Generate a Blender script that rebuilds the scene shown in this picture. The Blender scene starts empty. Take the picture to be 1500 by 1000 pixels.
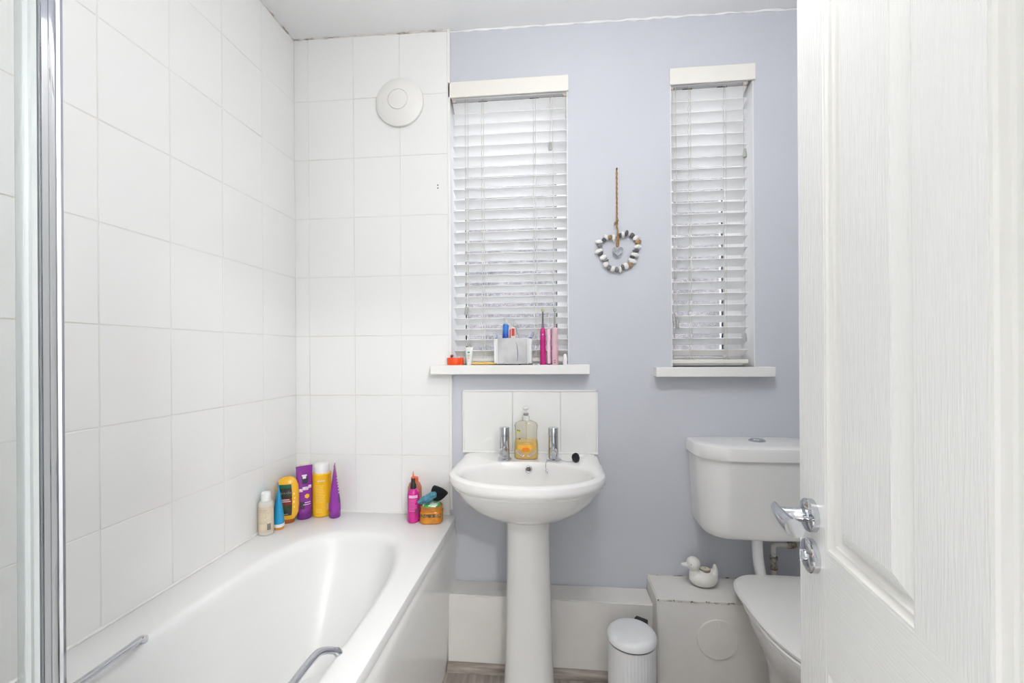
import bpy, bmesh, math, random
from mathutils import Vector, Matrix
random.seed(7)
PI = math.pi
C = bpy.context.scene.collection
SC = bpy.context.scene

# ------------------------------------------------------------------ camera
H = 1.235                       # eye height, camera stands in the doorway at x = y = 0
F = 640.7                       # focal length in pixels of the 1500 px frame
YAW, ROLL = 0.0974, -0.0062
cam = bpy.data.cameras.new('camera'); cam_o = bpy.data.objects.new('camera', cam); C.objects.link(cam_o)
cam.sensor_width = 36; cam.lens = F * 36 / 1500
cam.shift_y = 16.9 / 1500; cam.clip_start = 0.02
fw = Vector((-math.sin(YAW), math.cos(YAW), 0)); rt = Vector((math.cos(YAW), math.sin(YAW), 0)); up = Vector((0, 0, 1))
r3 = rt * math.cos(ROLL) + up * math.sin(ROLL); u3 = up * math.cos(ROLL) - rt * math.sin(ROLL)
M = Matrix((r3, u3, -fw)).transposed().to_4x4(); M.translation = Vector((0, 0, H)); cam_o.matrix_world = M
SC.camera = cam_o

# ------------------------------------------------------------------ sky, exposure
W = bpy.data.worlds.new('overcast_sky'); SC.world = W; W.use_nodes = True
bg = W.node_tree.nodes['Background']; bg.inputs[0].default_value = (0.93, 0.96, 1.0, 1); bg.inputs[1].default_value = 24.0
SC.view_settings.view_transform = 'Standard'; SC.view_settings.look = 'None'
SC.view_settings.exposure = 0.0; SC.view_settings.gamma = 1.0; SC.view_settings.use_curve_mapping = False
BATH_FILL_L, HALL_FILL_L = 32.0, 128.0   # radiance of the two added lamps, both out of view

# ------------------------------------------------------------------ materials
def s2l(c):
    return tuple((v / 255 / 12.92) if v / 255 <= 0.04045 else ((v / 255 + 0.055) / 1.055) ** 2.4 for v in c)
def mat(name, rgb, rough=0.5, metal=0.0, var=0.04, vs=8.0, bump=0.0, bs=60.0, stretch=(1, 1, 1), spec=0.5, coat=0.0, rgb2=None, lo=0.35, hi=0.65, rand=False, detail=3.0, trans=0.0, sss=0.0):
    """Principled material, colour = noise mix of two tones, optional noise bump."""
    m = bpy.data.materials.new(name); m.use_nodes = True; nt = m.node_tree; N = nt.nodes; L = nt.links
    b = N['Principled BSDF']
    b.inputs['Roughness'].default_value = rough; b.inputs['Metallic'].default_value = metal
    b.inputs['Specular IOR Level'].default_value = spec; b.inputs['Coat Weight'].default_value = coat; b.inputs['Coat Roughness'].default_value = 0.04
    b.inputs['Transmission Weight'].default_value = trans
    if sss:
        b.inputs['Subsurface Weight'].default_value = sss; b.inputs['Subsurface Radius'].default_value = (.01, .008, .006)
    c1 = s2l(rgb); c2 = s2l(rgb2) if rgb2 else tuple(v * (1 - var) for v in c1)
    tc = N.new('ShaderNodeTexCoord'); mp = N.new('ShaderNodeMapping'); mp.inputs['Scale'].default_value = stretch
    L.new(tc.outputs['Object'], mp.inputs['Vector'])
    vec = mp.outputs['Vector']
    if rand:
        oi = N.new('ShaderNodeObjectInfo'); ml = N.new('ShaderNodeMath'); ml.operation = 'MULTIPLY'; ml.inputs[1].default_value = 57.0
        L.new(oi.outputs['Random'], ml.inputs[0]); ad = N.new('ShaderNodeVectorMath'); ad.operation = 'ADD'
        L.new(vec, ad.inputs[0]); L.new(ml.outputs[0], ad.inputs[1]); vec = ad.outputs[0]
    nz = N.new('ShaderNodeTexNoise'); nz.inputs['Scale'].default_value = vs; nz.inputs['Detail'].default_value = detail
    L.new(vec, nz.inputs['Vector'])
    rp = N.new('ShaderNodeValToRGB'); rp.color_ramp.elements[0].position = lo; rp.color_ramp.elements[1].position = hi
    rp.color_ramp.elements[0].color = (*c1, 1); rp.color_ramp.elements[1].color = (*c2, 1)
    L.new(nz.outputs['Fac'], rp.inputs['Fac']); L.new(rp.outputs['Color'], b.inputs['Base Color'])
    if bump:
        n2 = N.new('ShaderNodeTexNoise'); n2.inputs['Scale'].default_value = bs; n2.inputs['Detail'].default_value = 2.0
        L.new(vec, n2.inputs['Vector']); bp = N.new('ShaderNodeBump'); bp.inputs['Strength'].default_value = bump; bp.inputs['Distance'].default_value = 0.01
        L.new(n2.outputs['Fac'], bp.inputs['Height']); L.new(bp.outputs['Normal'], b.inputs['Normal'])
    return m
def clear(name, tint, gloss=0.08, rough=0.03, body=None, bodyfac=0.0, pattern=None):
    """Thin clear sheet: transparent + gloss by Fresnel-like layer weight + a little body colour."""
    m = bpy.data.materials.new(name); m.use_nodes = True; nt = m.node_tree; N = nt.nodes; L = nt.links
    N.remove(N['Principled BSDF']); out = N['Material Output']
    tr = N.new('ShaderNodeBsdfTransparent'); gl = N.new('ShaderNodeBsdfGlossy'); gl.inputs['Roughness'].default_value = rough
    tr.inputs[0].default_value = (*tint, 1)
    fr = N.new('ShaderNodeLayerWeight'); fr.inputs['Blend'].default_value = 0.25
    mu = N.new('ShaderNodeMath'); mu.operation = 'MULTIPLY_ADD'; mu.inputs[1].default_value = 0.6; mu.inputs[2].default_value = gloss; mu.use_clamp = True
    L.new(fr.outputs['Fresnel'], mu.inputs[0])
    mx = N.new('ShaderNodeMixShader'); L.new(mu.outputs[0], mx.inputs[0]); L.new(tr.outputs[0], mx.inputs[1]); L.new(gl.outputs[0], mx.inputs[2])
    last = mx
    if body:
        df = N.new('ShaderNodeBsdfTranslucent' if pattern else 'ShaderNodeBsdfDiffuse'); df.inputs[0].default_value = (*body, 1)
        m2 = N.new('ShaderNodeMixShader'); m2.inputs[0].default_value = bodyfac
        L.new(last.outputs[0], m2.inputs[1]); L.new(df.outputs[0], m2.inputs[2]); last = m2
        if pattern:
            tc = N.new('ShaderNodeTexCoord'); nz = N.new('ShaderNodeTexNoise'); nz.inputs['Scale'].default_value = pattern; nz.inputs['Detail'].default_value = 4; nz.inputs['Distortion'].default_value = 1.5
            L.new(tc.outputs['Object'], nz.inputs['Vector'])
            rp = N.new('ShaderNodeMapRange'); rp.inputs[1].default_value = 0.35; rp.inputs[2].default_value = 0.68; rp.inputs[3].default_value = 0.0; rp.inputs[4].default_value = bodyfac
            L.new(nz.outputs['Fac'], rp.inputs[0]); L.new(rp.outputs[0], m2.inputs[0])
    L.new(last.outputs[0], out.inputs['Surface'])
    return m
def emis(name, rgb, strength):
    m = bpy.data.materials.new(name); m.use_nodes = True
    b = m.node_tree.nodes['Principled BSDF']; b.inputs['Base Color'].default_value = (.9, .9, .9, 1)
    b.inputs['Emission Color'].default_value = (*rgb, 1); b.inputs['Emission Strength'].default_value = strength
    return m

m_tile = mat('white_glazed_tile', (242, 242, 240), 0.035, var=0.012, vs=3, bump=0.016, bs=16, rand=True, coat=0.0)
m_grout = mat('tile_grout', (232, 230, 226), 0.8, rgb2=(206, 197, 182), vs=2.2, lo=0.5, hi=0.8)
m_blue = mat('blue_grey_wall_paint', (207, 209, 216), 0.75, var=0.02, vs=2, bump=0.06, bs=150, spec=0.3)
m_white_wall = mat('white_wall_paint', (242, 242, 242), 0.7, var=0.02, vs=3, bump=0.05, bs=120, spec=0.3)
m_ceil = mat('white_ceiling_paint', (250, 250, 250), 0.85, var=0.02, vs=1.5, bump=0.05, bs=90, spec=0.2)
m_box = mat('white_painted_boxing', (238, 235, 230), 0.6, var=0.04, vs=9, bump=0.12, bs=45, spec=0.4)
m_crack = mat('flaking_joint', (222, 218, 210), 0.9, rgb2=(128, 114, 98), vs=55, lo=0.5, hi=0.62, bump=0.4, bs=90)
m_caulk = mat('old_joint_sealant', (226, 222, 216), 0.8, rgb2=(158, 146, 132), vs=18, lo=0.48, hi=0.66, bump=0.3, bs=80)
m_gloss_white = mat('white_gloss_paint', (243, 242, 239), 0.3, var=0.02, vs=6)
m_ceramic = mat('white_glazed_ceramic', (240, 239, 236), 0.07, var=0.012, vs=3, coat=0.3)
m_acrylic = mat('white_bath_acrylic', (242, 242, 241), 0.36, var=0.012, vs=2, coat=0.0)
m_panel = mat('white_bath_panel', (240, 239, 235), 0.12, var=0.015, vs=2)
m_chrome = mat('polished_chrome', (206, 208, 212), 0.05, metal=1.0, var=0.03, vs=20)
m_brass = mat('tarnished_brass', (120, 100, 76), 0.45, metal=0.7, rgb2=(205, 198, 186), vs=70, bump=0.3, bs=120)
m_pipe = mat('white_painted_pipe', (228, 226, 220), 0.5, rgb2=(140, 122, 104), vs=40, lo=0.6, hi=0.72)
m_pvc = mat('white_upvc', (246, 246, 246), 0.25, var=0.01)
m_slat = mat('white_faux_wood_slat', (248, 248, 247), 0.42, var=0.015, vs=5, rand=True)
m_valance = mat('cream_white_valance', (240, 237, 229), 0.4, var=0.015, vs=4)
m_cord = mat('cream_blind_cord', (206, 200, 190), 0.9, var=0.1, vs=300)
m_tassel = mat('grey_plastic_tassel', (178, 178, 174), 0.4, var=0.06, vs=60)
m_slot = mat('dark_slot', (84, 80, 76), 0.7, var=0.2, vs=80)
m_clip = mat('clear_plastic_bracket', (226, 208, 200), 0.2, var=0.1, vs=90)
m_black = mat('black_plastic', (34, 34, 38), 0.4, var=0.2, vs=40)
m_rubber = mat('black_rubber', (36, 36, 40), 0.55, var=0.15, vs=50)
m_door = mat('white_woodgrain_gloss', (243, 243, 240), 0.2, var=0.012, vs=4, bump=0.16, bs=11, stretch=(34, 34, 1.6), spec=0.5)
m_door_h = mat('white_woodgrain_gloss_rail', (243, 243, 240), 0.2, var=0.012, vs=4, bump=0.12, bs=11, stretch=(1.6, 34, 34), spec=0.5)
m_door_s = mat('white_gloss_moulding', (238, 237, 232), 0.25, var=0.012, vs=4, bump=0.06, bs=40)
m_floor = mat('grey_oak_laminate', (170, 160, 154), 0.45, rgb2=(138, 128, 122), vs=7, stretch=(9, 0.9, 9), bump=0.08, bs=30, rand=True, detail=6)
m_bead = mat('grey_oak_bead', (176, 166, 157), 0.5, rgb2=(128, 117, 108), vs=9, stretch=(0.9, 9, 9), bump=0.1, bs=30, detail=6)
m_carpet = mat('grey_hall_carpet', (196, 196, 196), 0.95, var=0.15, vs=120, bump=0.6, bs=400)
m_brickwall = mat('dull_brown_brick', (84, 80, 80), 0.9, rgb2=(56, 56, 58), vs=3, bump=0.2, bs=30)
m_vent = mat('white_vent_plastic', (238, 237, 233), 0.4, var=0.01)
m_dark = mat('plank_gap_grey', (120, 118, 114), 0.8, var=0.1)  # grey of the floor base in the plank joints
m_glass = clear('clear_screen_glass', (0.985, 0.992, 0.988), 0.02)
m_seal = clear('clear_seal_strip', (0.86, 0.88, 0.875), 0.08, 0.15, (0.80, 0.83, 0.82), 0.35)
m_obscure = clear('obscured_window_glass', (0.6, 0.6, 0.61), 0.03, 0.2, (0.7, 0.7, 0.71), 0.085, pattern=70)

# ------------------------------------------------------------------ mesh helpers
def fin(bm, sharp=35):
    me = bpy.data.meshes.new('m'); bmesh.ops.recalc_face_normals(bm, faces=bm.faces[:]); bm.to_mesh(me); bm.free()
    at = me.attributes.get('flat_face'); fl_ = [d.value for d in at.data] if at else [0] * len(me.polygons)
    if at: me.attributes.remove(at)
    me.set_sharp_from_angle(angle=math.radians(sharp))
    for p_ in me.polygons: p_.use_smooth = not fl_[p_.index]
    return me
def obj(name, me, material, parent=None, loc=(0, 0, 0), rot=(0, 0, 0)):
    if isinstance(me, bmesh.types.BMesh): me = fin(me)
    me.name = name
    o = bpy.data.objects.new(name, me); C.objects.link(o)
    if material is not None and len(me.materials) == 0: me.materials.append(material)
    o.location = loc; o.rotation_euler = rot
    if parent is not None: o.parent = parent
    return o
def tag(o, label=None, cat=None, group=None, kind=None):
    if label: o['label'] = label
    if cat: o['category'] = cat
    if group: o['group'] = group
    if kind: o['kind'] = kind
    return o
def thing(name, label, cat, loc=(0, 0, 0), rz=0.0, group=None):
    o = bpy.data.objects.new(name, None); C.objects.link(o); o.location = loc; o.rotation_euler = (0, 0, rz); o.empty_display_size = 0.05
    return tag(o, label, cat, group)
def struct(name, me, material, label=None):
    return tag(obj(name, me, material), label, None, None, 'structure')
def BM(): return bmesh.new()
def box(bm, x0, x1, y0, y1, z0, z1, bev=0.0, seg=2):
    vs = [bm.verts.new((x, y, z)) for z in (z0, z1) for y in (y0, y1) for x in (x0, x1)]
    fs = [bm.faces.new([vs[i] for i in f]) for f in ((0, 2, 3, 1), (4, 5, 7, 6), (0, 1, 5, 4), (2, 6, 7, 3), (0, 4, 6, 2), (1, 3, 7, 5))]
    if bev:
        es = list({e for f in fs for e in f.edges})
        new = bmesh.ops.bevel(bm, geom=es, offset=bev, segments=seg, affect='EDGES', profile=0.5)
        lay = bm.faces.layers.int.get('flat_face') or bm.faces.layers.int.new('flat_face')
        ext = ((x0, x1), (y0, y1), (z0, z1))
        for f in bm.faces:
            f.normal_update(); n_ = f.normal; ax = max(range(3), key=lambda i: abs(n_[i]))
            if abs(n_[ax]) > 0.999 and min(abs(f.calc_center_median()[ax] - e) for e in ext[ax]) < 1e-5: f[lay] = 1
    return bm
def bx(x0, x1, y0, y1, z0, z1, bev=0.0, seg=2): return box(BM(), x0, x1, y0, y1, z0, z1, bev, seg)
def loft(bm, rings, cap0=True, cap1=True, closed=False):
    R_ = [[bm.verts.new(v) for v in r] for r in rings]; n = len(R_[0])
    rng = range(len(R_)) if closed else range(len(R_) - 1)
    for i in rng:
        a, b = R_[i], R_[(i + 1) % len(R_)]
        for j in range(n):
            k = (j + 1) % n
            try: bm.faces.new((a[j], a[k], b[k], b[j]))
            except ValueError: pass
    if not closed:
        if cap0: bm.faces.new(R_[0][::-1])
        if cap1: bm.faces.new(R_[-1])
    return bm
def sgnpow(v, e): return math.copysign(abs(v) ** e, v)
def sring(z, rx, ry, n=2.0, cx=0.0, cy=0.0, N=32, tilt=0.0):
    return [(cx + rx * sgnpow(math.cos(t), 2 / n), cy + ry * sgnpow(math.sin(t), 2 / n), z + tilt * sgnpow(math.sin(t), 2 / n)) for t in [2 * PI * i / N for i in range(N)]]
def sloft(rings, N=32):
    """rings: (z, rx, ry[, n, cx, cy])"""
    return loft(BM(), [sring(*r, N=N) for r in rings])
def lathe(prof, N=32, bm=None):
    bm = bm or BM()
    return loft(bm, [[(max(r, 1e-5) * math.cos(2 * PI * i / N), max(r, 1e-5) * math.sin(2 * PI * i / N), z) for i in range(N)] for r, z in prof])
def tube(bm, pts, r, N=10, cap=True, sy=1.0):
    pts = [Vector(p_) for p_ in pts]; rings = []
    rr = r if isinstance(r, (list, tuple)) else [r] * len(pts)
    t0 = (pts[1] - pts[0]).normalized(); a = Vector((0, 0, 1)) if abs(t0.z) < 0.9 else Vector((1, 0, 0))
    u = t0.cross(a).normalized()
    for i, p_ in enumerate(pts):
        t = (pts[min(i + 1, len(pts) - 1)] - pts[max(i - 1, 0)]).normalized()
        u = (u - t * u.dot(t)).normalized(); v = t.cross(u)
        rings.append([tuple(p_ + (u * math.cos(2 * PI * k / N) + v * sy * math.sin(2 * PI * k / N)) * rr[i]) for k in range(N)])
    return loft(bm, rings, cap, cap)
def smooth_path(pts, n=6):
    P = [Vector(p_) for p_ in pts]; out = []
    for i in range(len(P) - 1):
        a, b, c, d = P[max(i - 1, 0)], P[i], P[i + 1], P[min(i + 2, len(P) - 1)]
        for k in range(n):
            t = k / n; out.append(0.5 * ((2 * b) + (c - a) * t + (2 * a - 5 * b + 4 * c - d) * t * t + (3 * b - a - 3 * c + d) * t ** 3))
    out.append(P[-1]); return out
def ball(bm, c, r, sub=2, rot=None):
    m_ = Matrix.Translation(c) @ (rot.to_4x4() if rot else Matrix.Identity(4)) @ Matrix.Diagonal((r[0], r[1], r[2], 1))
    bmesh.ops.create_icosphere(bm, subdivisions=sub, radius=1.0, matrix=m_); return bm
def cyl(bm, p0, p1, r0, r1=None, N=24): return tube(bm, [p0, p1], [r0, r1 if r1 is not None else r0], N)
def prism(bm, poly, axis, a, b):
    """extrude a 2-D polygon along axis 'x','y','z' from a to b"""
    f = {'y': lambda q, v: (q[0], v, q[1]), 'x': lambda q, v: (v, q[0], q[1]), 'z': lambda q, v: (q[0], q[1], v)}[axis]
    return loft(bm, [[f(q, a) for q in poly], [f(q, b) for q in poly]])
def ring_at(rings, z):
    for a, b in zip(rings, rings[1:]):
        if a[0] <= z <= b[0]:
            t = (z - a[0]) / max(b[0] - a[0], 1e-9); A = list(a) + [2, 0, 0][len(a) - 3:]; B = list(b) + [2, 0, 0][len(b) - 3:]
            return [A[i] + (B[i] - A[i]) * t for i in range(6)]
    return (list(rings[-1]) + [2, 0, 0][len(rings[-1]) - 3:])
def on(rings, a, z, off=0.0006):
    _, rx, ry, n, cx, cy = ring_at(rings, z)
    return (cx + (rx + off) * sgnpow(math.cos(a), 2 / n), cy + (ry + off) * sgnpow(math.sin(a), 2 / n), z)
def patch(bm, rings, a0, a1, z0, z1, off=0.0006, na=8, nz=6, shape=None):
    G = [[bm.verts.new(on(rings, a0 + (a1 - a0) * i / na, z0 + (z1 - z0) * j / nz, off)) for i in range(na + 1)] for j in range(nz + 1)]
    for j in range(nz):
        for i in range(na): bm.faces.new((G[j][i], G[j][i + 1], G[j + 1][i + 1], G[j + 1][i]))
    return bm
def lines(rings, specs, off=0.0008):
    bm = BM()
    for a0, a1, z, h in specs: patch(bm, rings, a0, a1, z - h / 2, z + h / 2, off, 4, 1)
    return bm
def text_on(name, s, rings, a_mid, z_mid, size, rad, material, parent, off=0.001, slope=0.0):
    cu = bpy.data.curves.new(name, 'FONT'); cu.body = s; cu.size = size; cu.align_x = 'CENTER'; cu.align_y = 'CENTER'
    t = bpy.data.objects.new(name, cu); C.objects.link(t)
    me = bpy.data.meshes.new_from_object(t.evaluated_get(bpy.context.evaluated_depsgraph_get())); bpy.data.objects.remove(t)
    for v in me.vertices:
        x, y = v.co.x, v.co.y; v.co = on(rings, a_mid + x / rad, z_mid + y + slope * x, off)
    return obj(name, me, material, parent)

# ================================================================== THE ROOM
XL, XR, YB, YF, ZC = -1.112, 1.13, 1.792, 0.10, 2.585
TH, TW = 0.252, 0.2026
def tile_mesh(w, h, t=0.004):
    return fin(bx(-w / 2, w / 2, -t, 0, -h / 2, h / 2, 0.0011, 2), 60)
tile_cache = {}
def tile(w, h, parent, loc, rz=0.0, tilt=0.0016):
    k = (round(w, 4), round(h, 4))
    if k not in tile_cache: tile_cache[k] = tile_mesh(*k); tile_cache[k].materials.append(m_tile)
    o = obj('tile', tile_cache[k], None, parent, loc, (random.uniform(-tilt, tilt), 0, rz + random.uniform(-tilt, tilt)))
    return o
# ---- left wall
wl = struct('wall_left', bx(XL - 0.12, XL - 0.0011, YF - 0.1, YB + 0.3, 0, 2.75), m_grout, 'white tiled wall along the bath')
G = 0.0026
zl = [1.059 + k * TH for k in range(-2, 7)]
zl[0] = 0.560; zl[-1] = 2.592
yl = [0.9693 + i * TW for i in range(-4, 4)] + [YB - 0.002]; yl = [YF] + yl
for i in range(len(yl) - 1):
    for k in range(len(zl) - 1):
        w_, h_ = yl[i + 1] - yl[i] - G, zl[k + 1] - zl[k] - G
        tile(w_, h_, wl, (XL - 0.004, (yl[i] + yl[i + 1]) / 2, (zl[k] + zl[k + 1]) / 2), PI / 2)
# ---- back wall with two window openings
XT = -0.438
W1 = (-0.434, 0.057, 1.187, 2.358); W2 = (0.4635, 0.779, 1.176, 2.357)
def wall_with_holes(x0, x1, z0, z1, y0, y1, holes):
    bm = BM(); xs = sorted({x0, x1, *[h[0] for h in holes], *[h[1] for h in holes]}); zs = sorted({z0, z1, *[h[2] for h in holes], *[h[3] for h in holes]})
    inh = lambda x, z: any(h[0] < x < h[1] and h[2] < z < h[3] for h in holes)
    cells = [[not inh((xs[i] + xs[i + 1]) / 2, (zs[j] + zs[j + 1]) / 2) for j in range(len(zs) - 1)] for i in range(len(xs) - 1)]
    def q(a, b, c, d): bm.faces.new([bm.verts.new(v) for v in (a, b, c, d)])
    for i in range(len(xs) - 1):
        for j in range(len(zs) - 1):
            if not cells[i][j]: continue
            a, b, c, d = xs[i], xs[i + 1], zs[j], zs[j + 1]
            q((a, y0, c), (b, y0, c), (b, y0, d), (a, y0, d)); q((a, y1, c), (a, y1, d), (b, y1, d), (b, y1, c))
            nb = lambda ii, jj: 0 <= ii < len(cells) and 0 <= jj < len(cells[0]) and cells[ii][jj]
            if not nb(i - 1, j): q((a, y0, c), (a, y0, d), (a, y1, d), (a, y1, c))
            if not nb(i + 1, j): q((b, y0, c), (b, y1, c), (b, y1, d), (b, y0, d))
            if not nb(i, j - 1): q((a, y0, c), (a, y1, c), (b, y1, c), (b, y0, c))
            if not nb(i, j + 1): q((a, y0, d), (b, y0, d), (b, y1, d), (a, y1, d))
    bmesh.ops.remove_doubles(bm, verts=bm.verts[:], dist=1e-5)
    return bm
YW = YB + 0.003
wb = struct('wall_back', wall_with_holes(XL - 0.12, XR + 0.12, 0, 2.75, YW, YW + 0.24, [W1, W2]), m_blue, 'blue grey painted wall with two blind covered windows')
# reveal linings in white, slightly proud of the paint
for W_ in (W1, W2):
    x0, x1, z0, z1 = W_; bm = BM()
    box(bm, x0 - 0.0, x0 + 0.003, YW - 0.001, YW + 0.2, z0, z1); box(bm, x1 - 0.003, x1, YW - 0.001, YW + 0.2, z0, z1); box(bm, x0, x1, YW - 0.001, YW + 0.2, z1 - 0.003, z1)
    obj('reveal_lining', bm, m_white_wall, wb)
gb = tag(obj('grout_bed', bx(XL, XT, YB - 0.0042, YW + 0.0005, 0.54, 2.6), m_grout, wb))
xl = [XL, -1.0484, -1.0484 + TW, -1.0484 + 2 * TW, XT]
for i in range(4):
    for k in range(len(zl) - 1):
        w_, h_ = xl[i + 1] - xl[i] - G, zl[k + 1] - zl[k] - G
        tile(w_, h_, wb, ((xl[i] + xl[i + 1]) / 2, YB - 0.0015, (zl[k] + zl[k + 1]) / 2), 0.0)
        # tile local -y is its face (thickness runs to -0.004)
struct('trim_tile_edge', bx(XT, XT + 0.011, YB - 0.007, YW, 0.585, 2.592, 0.002), m_gloss_white, 'white plastic edging strip beside the tiles')
bm = BM()
for z_ in (1.968 - .001, 1.955): cyl(bm, (-0.481, YB - 0.0062, z_ - 0.03), (-0.481, YB - 0.004, z_ - 0.03), 0.0028, N=10)
obj('screw_hole', bm, m_slot, wb)
# ---- right wall, front wall with doorway, hall behind the camera
struct('wall_right', bx(XR, XR + 0.12, YF - 0.1, YB + 0.3, 0, 2.75), m_blue, 'blue grey wall beside the toilet')
DX0, DX1, DZ = -0.365, 0.345, 2.0
struct('wall_front', wall_with_holes(XL - 0.12, XR + 0.12, 0, 2.75, YF - 0.1, YF, [(DX0, DX1, -0.001, DZ)]), m_white_wall, 'white wall with the doorway')
bm = BM()
for y0, y1 in ((YF - 0.115, YF - 0.1), (YF, YF + 0.012)):
    box(bm, DX0 - 0.055, DX0, y0, y1, 0, DZ + 0.055, 0.004); box(bm, DX1 + (0.0 if y0 < 0.05 else 0.045), DX1 + 0.075, y0, y1, 0, DZ + 0.055, 0.004); box(bm, DX0, DX1, y0, y1, DZ, DZ + 0.055, 0.004)
struct('trim_door_frame', bm, m_gloss_white, 'white door architrave')
HX0, HX1, HY = -1.1, 1.2, -1.7
struct('floor_hall', bx(HX0, HX1, HY, YF - 0.1, -0.05, 0.004), m_carpet, 'grey hall carpet')
struct('ceiling_hall', bx(HX0, HX1, HY, YF - 0.1, 2.45, 2.5), m_ceil, 'white hall ceiling')
struct('wall_hall_back', bx(HX0, HX1, HY - 0.1, HY, 0, 2.5), m_white_wall, 'white hall wall')
struct('wall_hall_left', bx(HX0 - 0.1, HX0, HY - 0.1, YF - 0.1, 0, 2.5), m_white_wall, 'white hall side wall by the bath end')
struct('wall_hall_right', bx(HX1, HX1 + 0.1, HY - 0.1, YF - 0.1, 0, 2.5), m_white_wall, 'white hall side wall by the hinge end')
def lamp(name, label, loc, r, radiance, col=(1.0, 1.0, 1.0)):
    t = thing(name, label, 'lamp', loc)
    obj('lamp_base', lathe([(0.001, 0), (r + 0.03, 0), (r + 0.03, -0.02), (r + 0.012, -0.03), (0.001, -0.03)], 40), m_gloss_white, t)
    obj('diffuser', lathe([(0.001, -0.03), (r, -0.03), (r * 0.97, -0.055), (r * 0.8, -0.085), (r * 0.5, -0.102), (0.001, -0.108)], 40), emis('fill_lamp_glow', col, radiance), t)
t = thing('unseen_globe_lamp', 'unseen white globe lamp added to light the bathroom', 'lamp', (0.2, 0.66, 2.574))  # unseen lamp, hung low to spread light over walls and ceiling
obj('ceiling_rose', lathe([(0.001, 0), (0.05, 0), (0.048, -0.02), (0.015, -0.03), (0.001, -0.03)], 32), m_gloss_white, t)
obj('stem', cyl(BM(), (0, 0, -0.025), (0, 0, -0.19), 0.006, 0.006, 12), m_gloss_white, t)
obj('globe', ball(BM(), (0, 0, -0.30), (0.12, 0.12, 0.12), 4), emis('fill_globe_glow', (1, 1, 1), BATH_FILL_L), t)
lamp('hall_fill_lamp', 'round fill lamp added in the unseen hall', (0.76, -1.2, 2.45), 0.2, HALL_FILL_L)  # added fill: shines through the doorway onto bath and left wall
# ---- ceiling, slightly out of level
bm = BM(); zc = lambda x: 2.590 - 0.0127 * (x + 1.11)
loft(bm, [[(x, y, zc(x) + dz) for y, dz in ((YF, 0), (YB + 0.01, 0), (YB + 0.01, 0.1), (YF, 0.1))] for x in (XL - 0.01, XR + 0.01)])
struct('ceiling', bm, m_ceil, 'white painted ceiling')
def wobbly(p0, p1, r, n, amp):
    P0, P1 = Vector(p0), Vector(p1); return [P0.lerp(P1, i / n) + Vector((random.uniform(-amp, amp), random.uniform(-amp, amp), random.uniform(-amp, amp))) for i in range(n + 1)], [r * random.uniform(0.4, 1.3) for _ in range(n + 1)]
bm = BM(); a_, b_ = wobbly((XL, YB - 0.006, zc(XL) - 0.002), (XT, YB - 0.006, zc(XT) - 0.002), 0.0042, 46, 0.0016); tube(bm, a_, b_, 6)
struct('trim_ceiling_joint_tiles', bm, m_caulk, 'stained flaking joint between end wall tiles and ceiling')
bm = BM(); a_, b_ = wobbly((XL + 0.001, 1.1, zc(XL) - 0.002), (XL + 0.001, YB - 0.006, zc(XL) - 0.002), 0.004, 46, 0.0014); tube(bm, a_, b_, 6)
struct('trim_ceiling_joint_side', bm, m_caulk, 'stained flaking joint between side wall tiles and ceiling')
bm = BM(); a_, b_ = wobbly((XT + 0.01, YW - 0.001, zc(XT) - 0.003), (XR, YW - 0.001, zc(XR) - 0.003), 0.0045, 60, 0.0022); tube(bm, a_, b_, 6)
struct('trim_ceiling_edge', bm, m_ceil, 'uneven painted edge between blue wall and ceiling')
# ---- floor of planks
fl = struct('floor', bx(XL, XR, YF, YB, -0.06, -0.004), m_dark, 'grey wood effect floor')
pl_cache = {}
random.seed(3)
x = -0.43; PW = 0.19
while x < XR:
    w_ = min(PW, XR - x); y = YF - random.uniform(0, 0.6)
    while y < YB:
        y1 = min(y + 1.2, YB); ys = max(y, YF)
        if y1 - ys > 0.02:
            obj('plank', bx(-w_ / 2 + 0.0008, w_ / 2 - 0.0008, -(y1 - ys) / 2 + 0.0008, (y1 - ys) / 2 - 0.0008, -0.006, 0, 0.0008, 1), m_floor, fl, (x + w_ / 2, (ys + y1) / 2, 0))
        y += 1.2
    x += PW
random.seed(11)
# ---- boxing along the foot of the back wall
BZ, BY = 0.290, 1.683
RZ, RY, RX = 0.346, 1.613, 0.361
def rough_box(x0, x1, y0, y1, z0, z1, amp=0.0015):
    bm = bx(x0, x1, y0, y1, z0, z1)
    bmesh.ops.subdivide_edges(bm, edges=bm.edges[:], cuts=9, use_grid_fill=True)
    es = [e for e in bm.edges if len(e.link_faces) == 2 and e.calc_face_angle(0) > 1]
    bmesh.ops.bevel(bm, geom=es, offset=0.004, segments=2, affect='EDGES')
    for v in bm.verts:
        if v.co.z > z0 + 0.02: v.co += Vector((0, random.uniform(-amp, amp), random.uniform(-amp, amp)))
    return bm
pb = struct('wall_pipe_boxing', rough_box(-0.424, RX + 0.002, BY, YW, 0.0, BZ), m_box, 'low white painted pipe boxing behind the basin')
cb = struct('wall_corner_boxing', rough_box(RX, XR, RY, YW, 0.0, RZ), m_box, 'taller white painted boxing beside the toilet')
bm = lathe([(0.0001, 0), (0.0705, 0), (0.0705, 0.006), (0.069, 0.0075), (0.0001, 0.0075)], 48)
ap = obj('access_plate', bm, m_box, cb, (0.568, RY + 0.002, 0.217), (PI / 2, 0, 0))
obj('screw', lathe([(0.0001, 0.0), (0.0035, 0.0), (0.0035, 0.0095), (0.0001, 0.0105)], 12), m_box, ap, (0.0, 0.060, 0.0))
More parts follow.
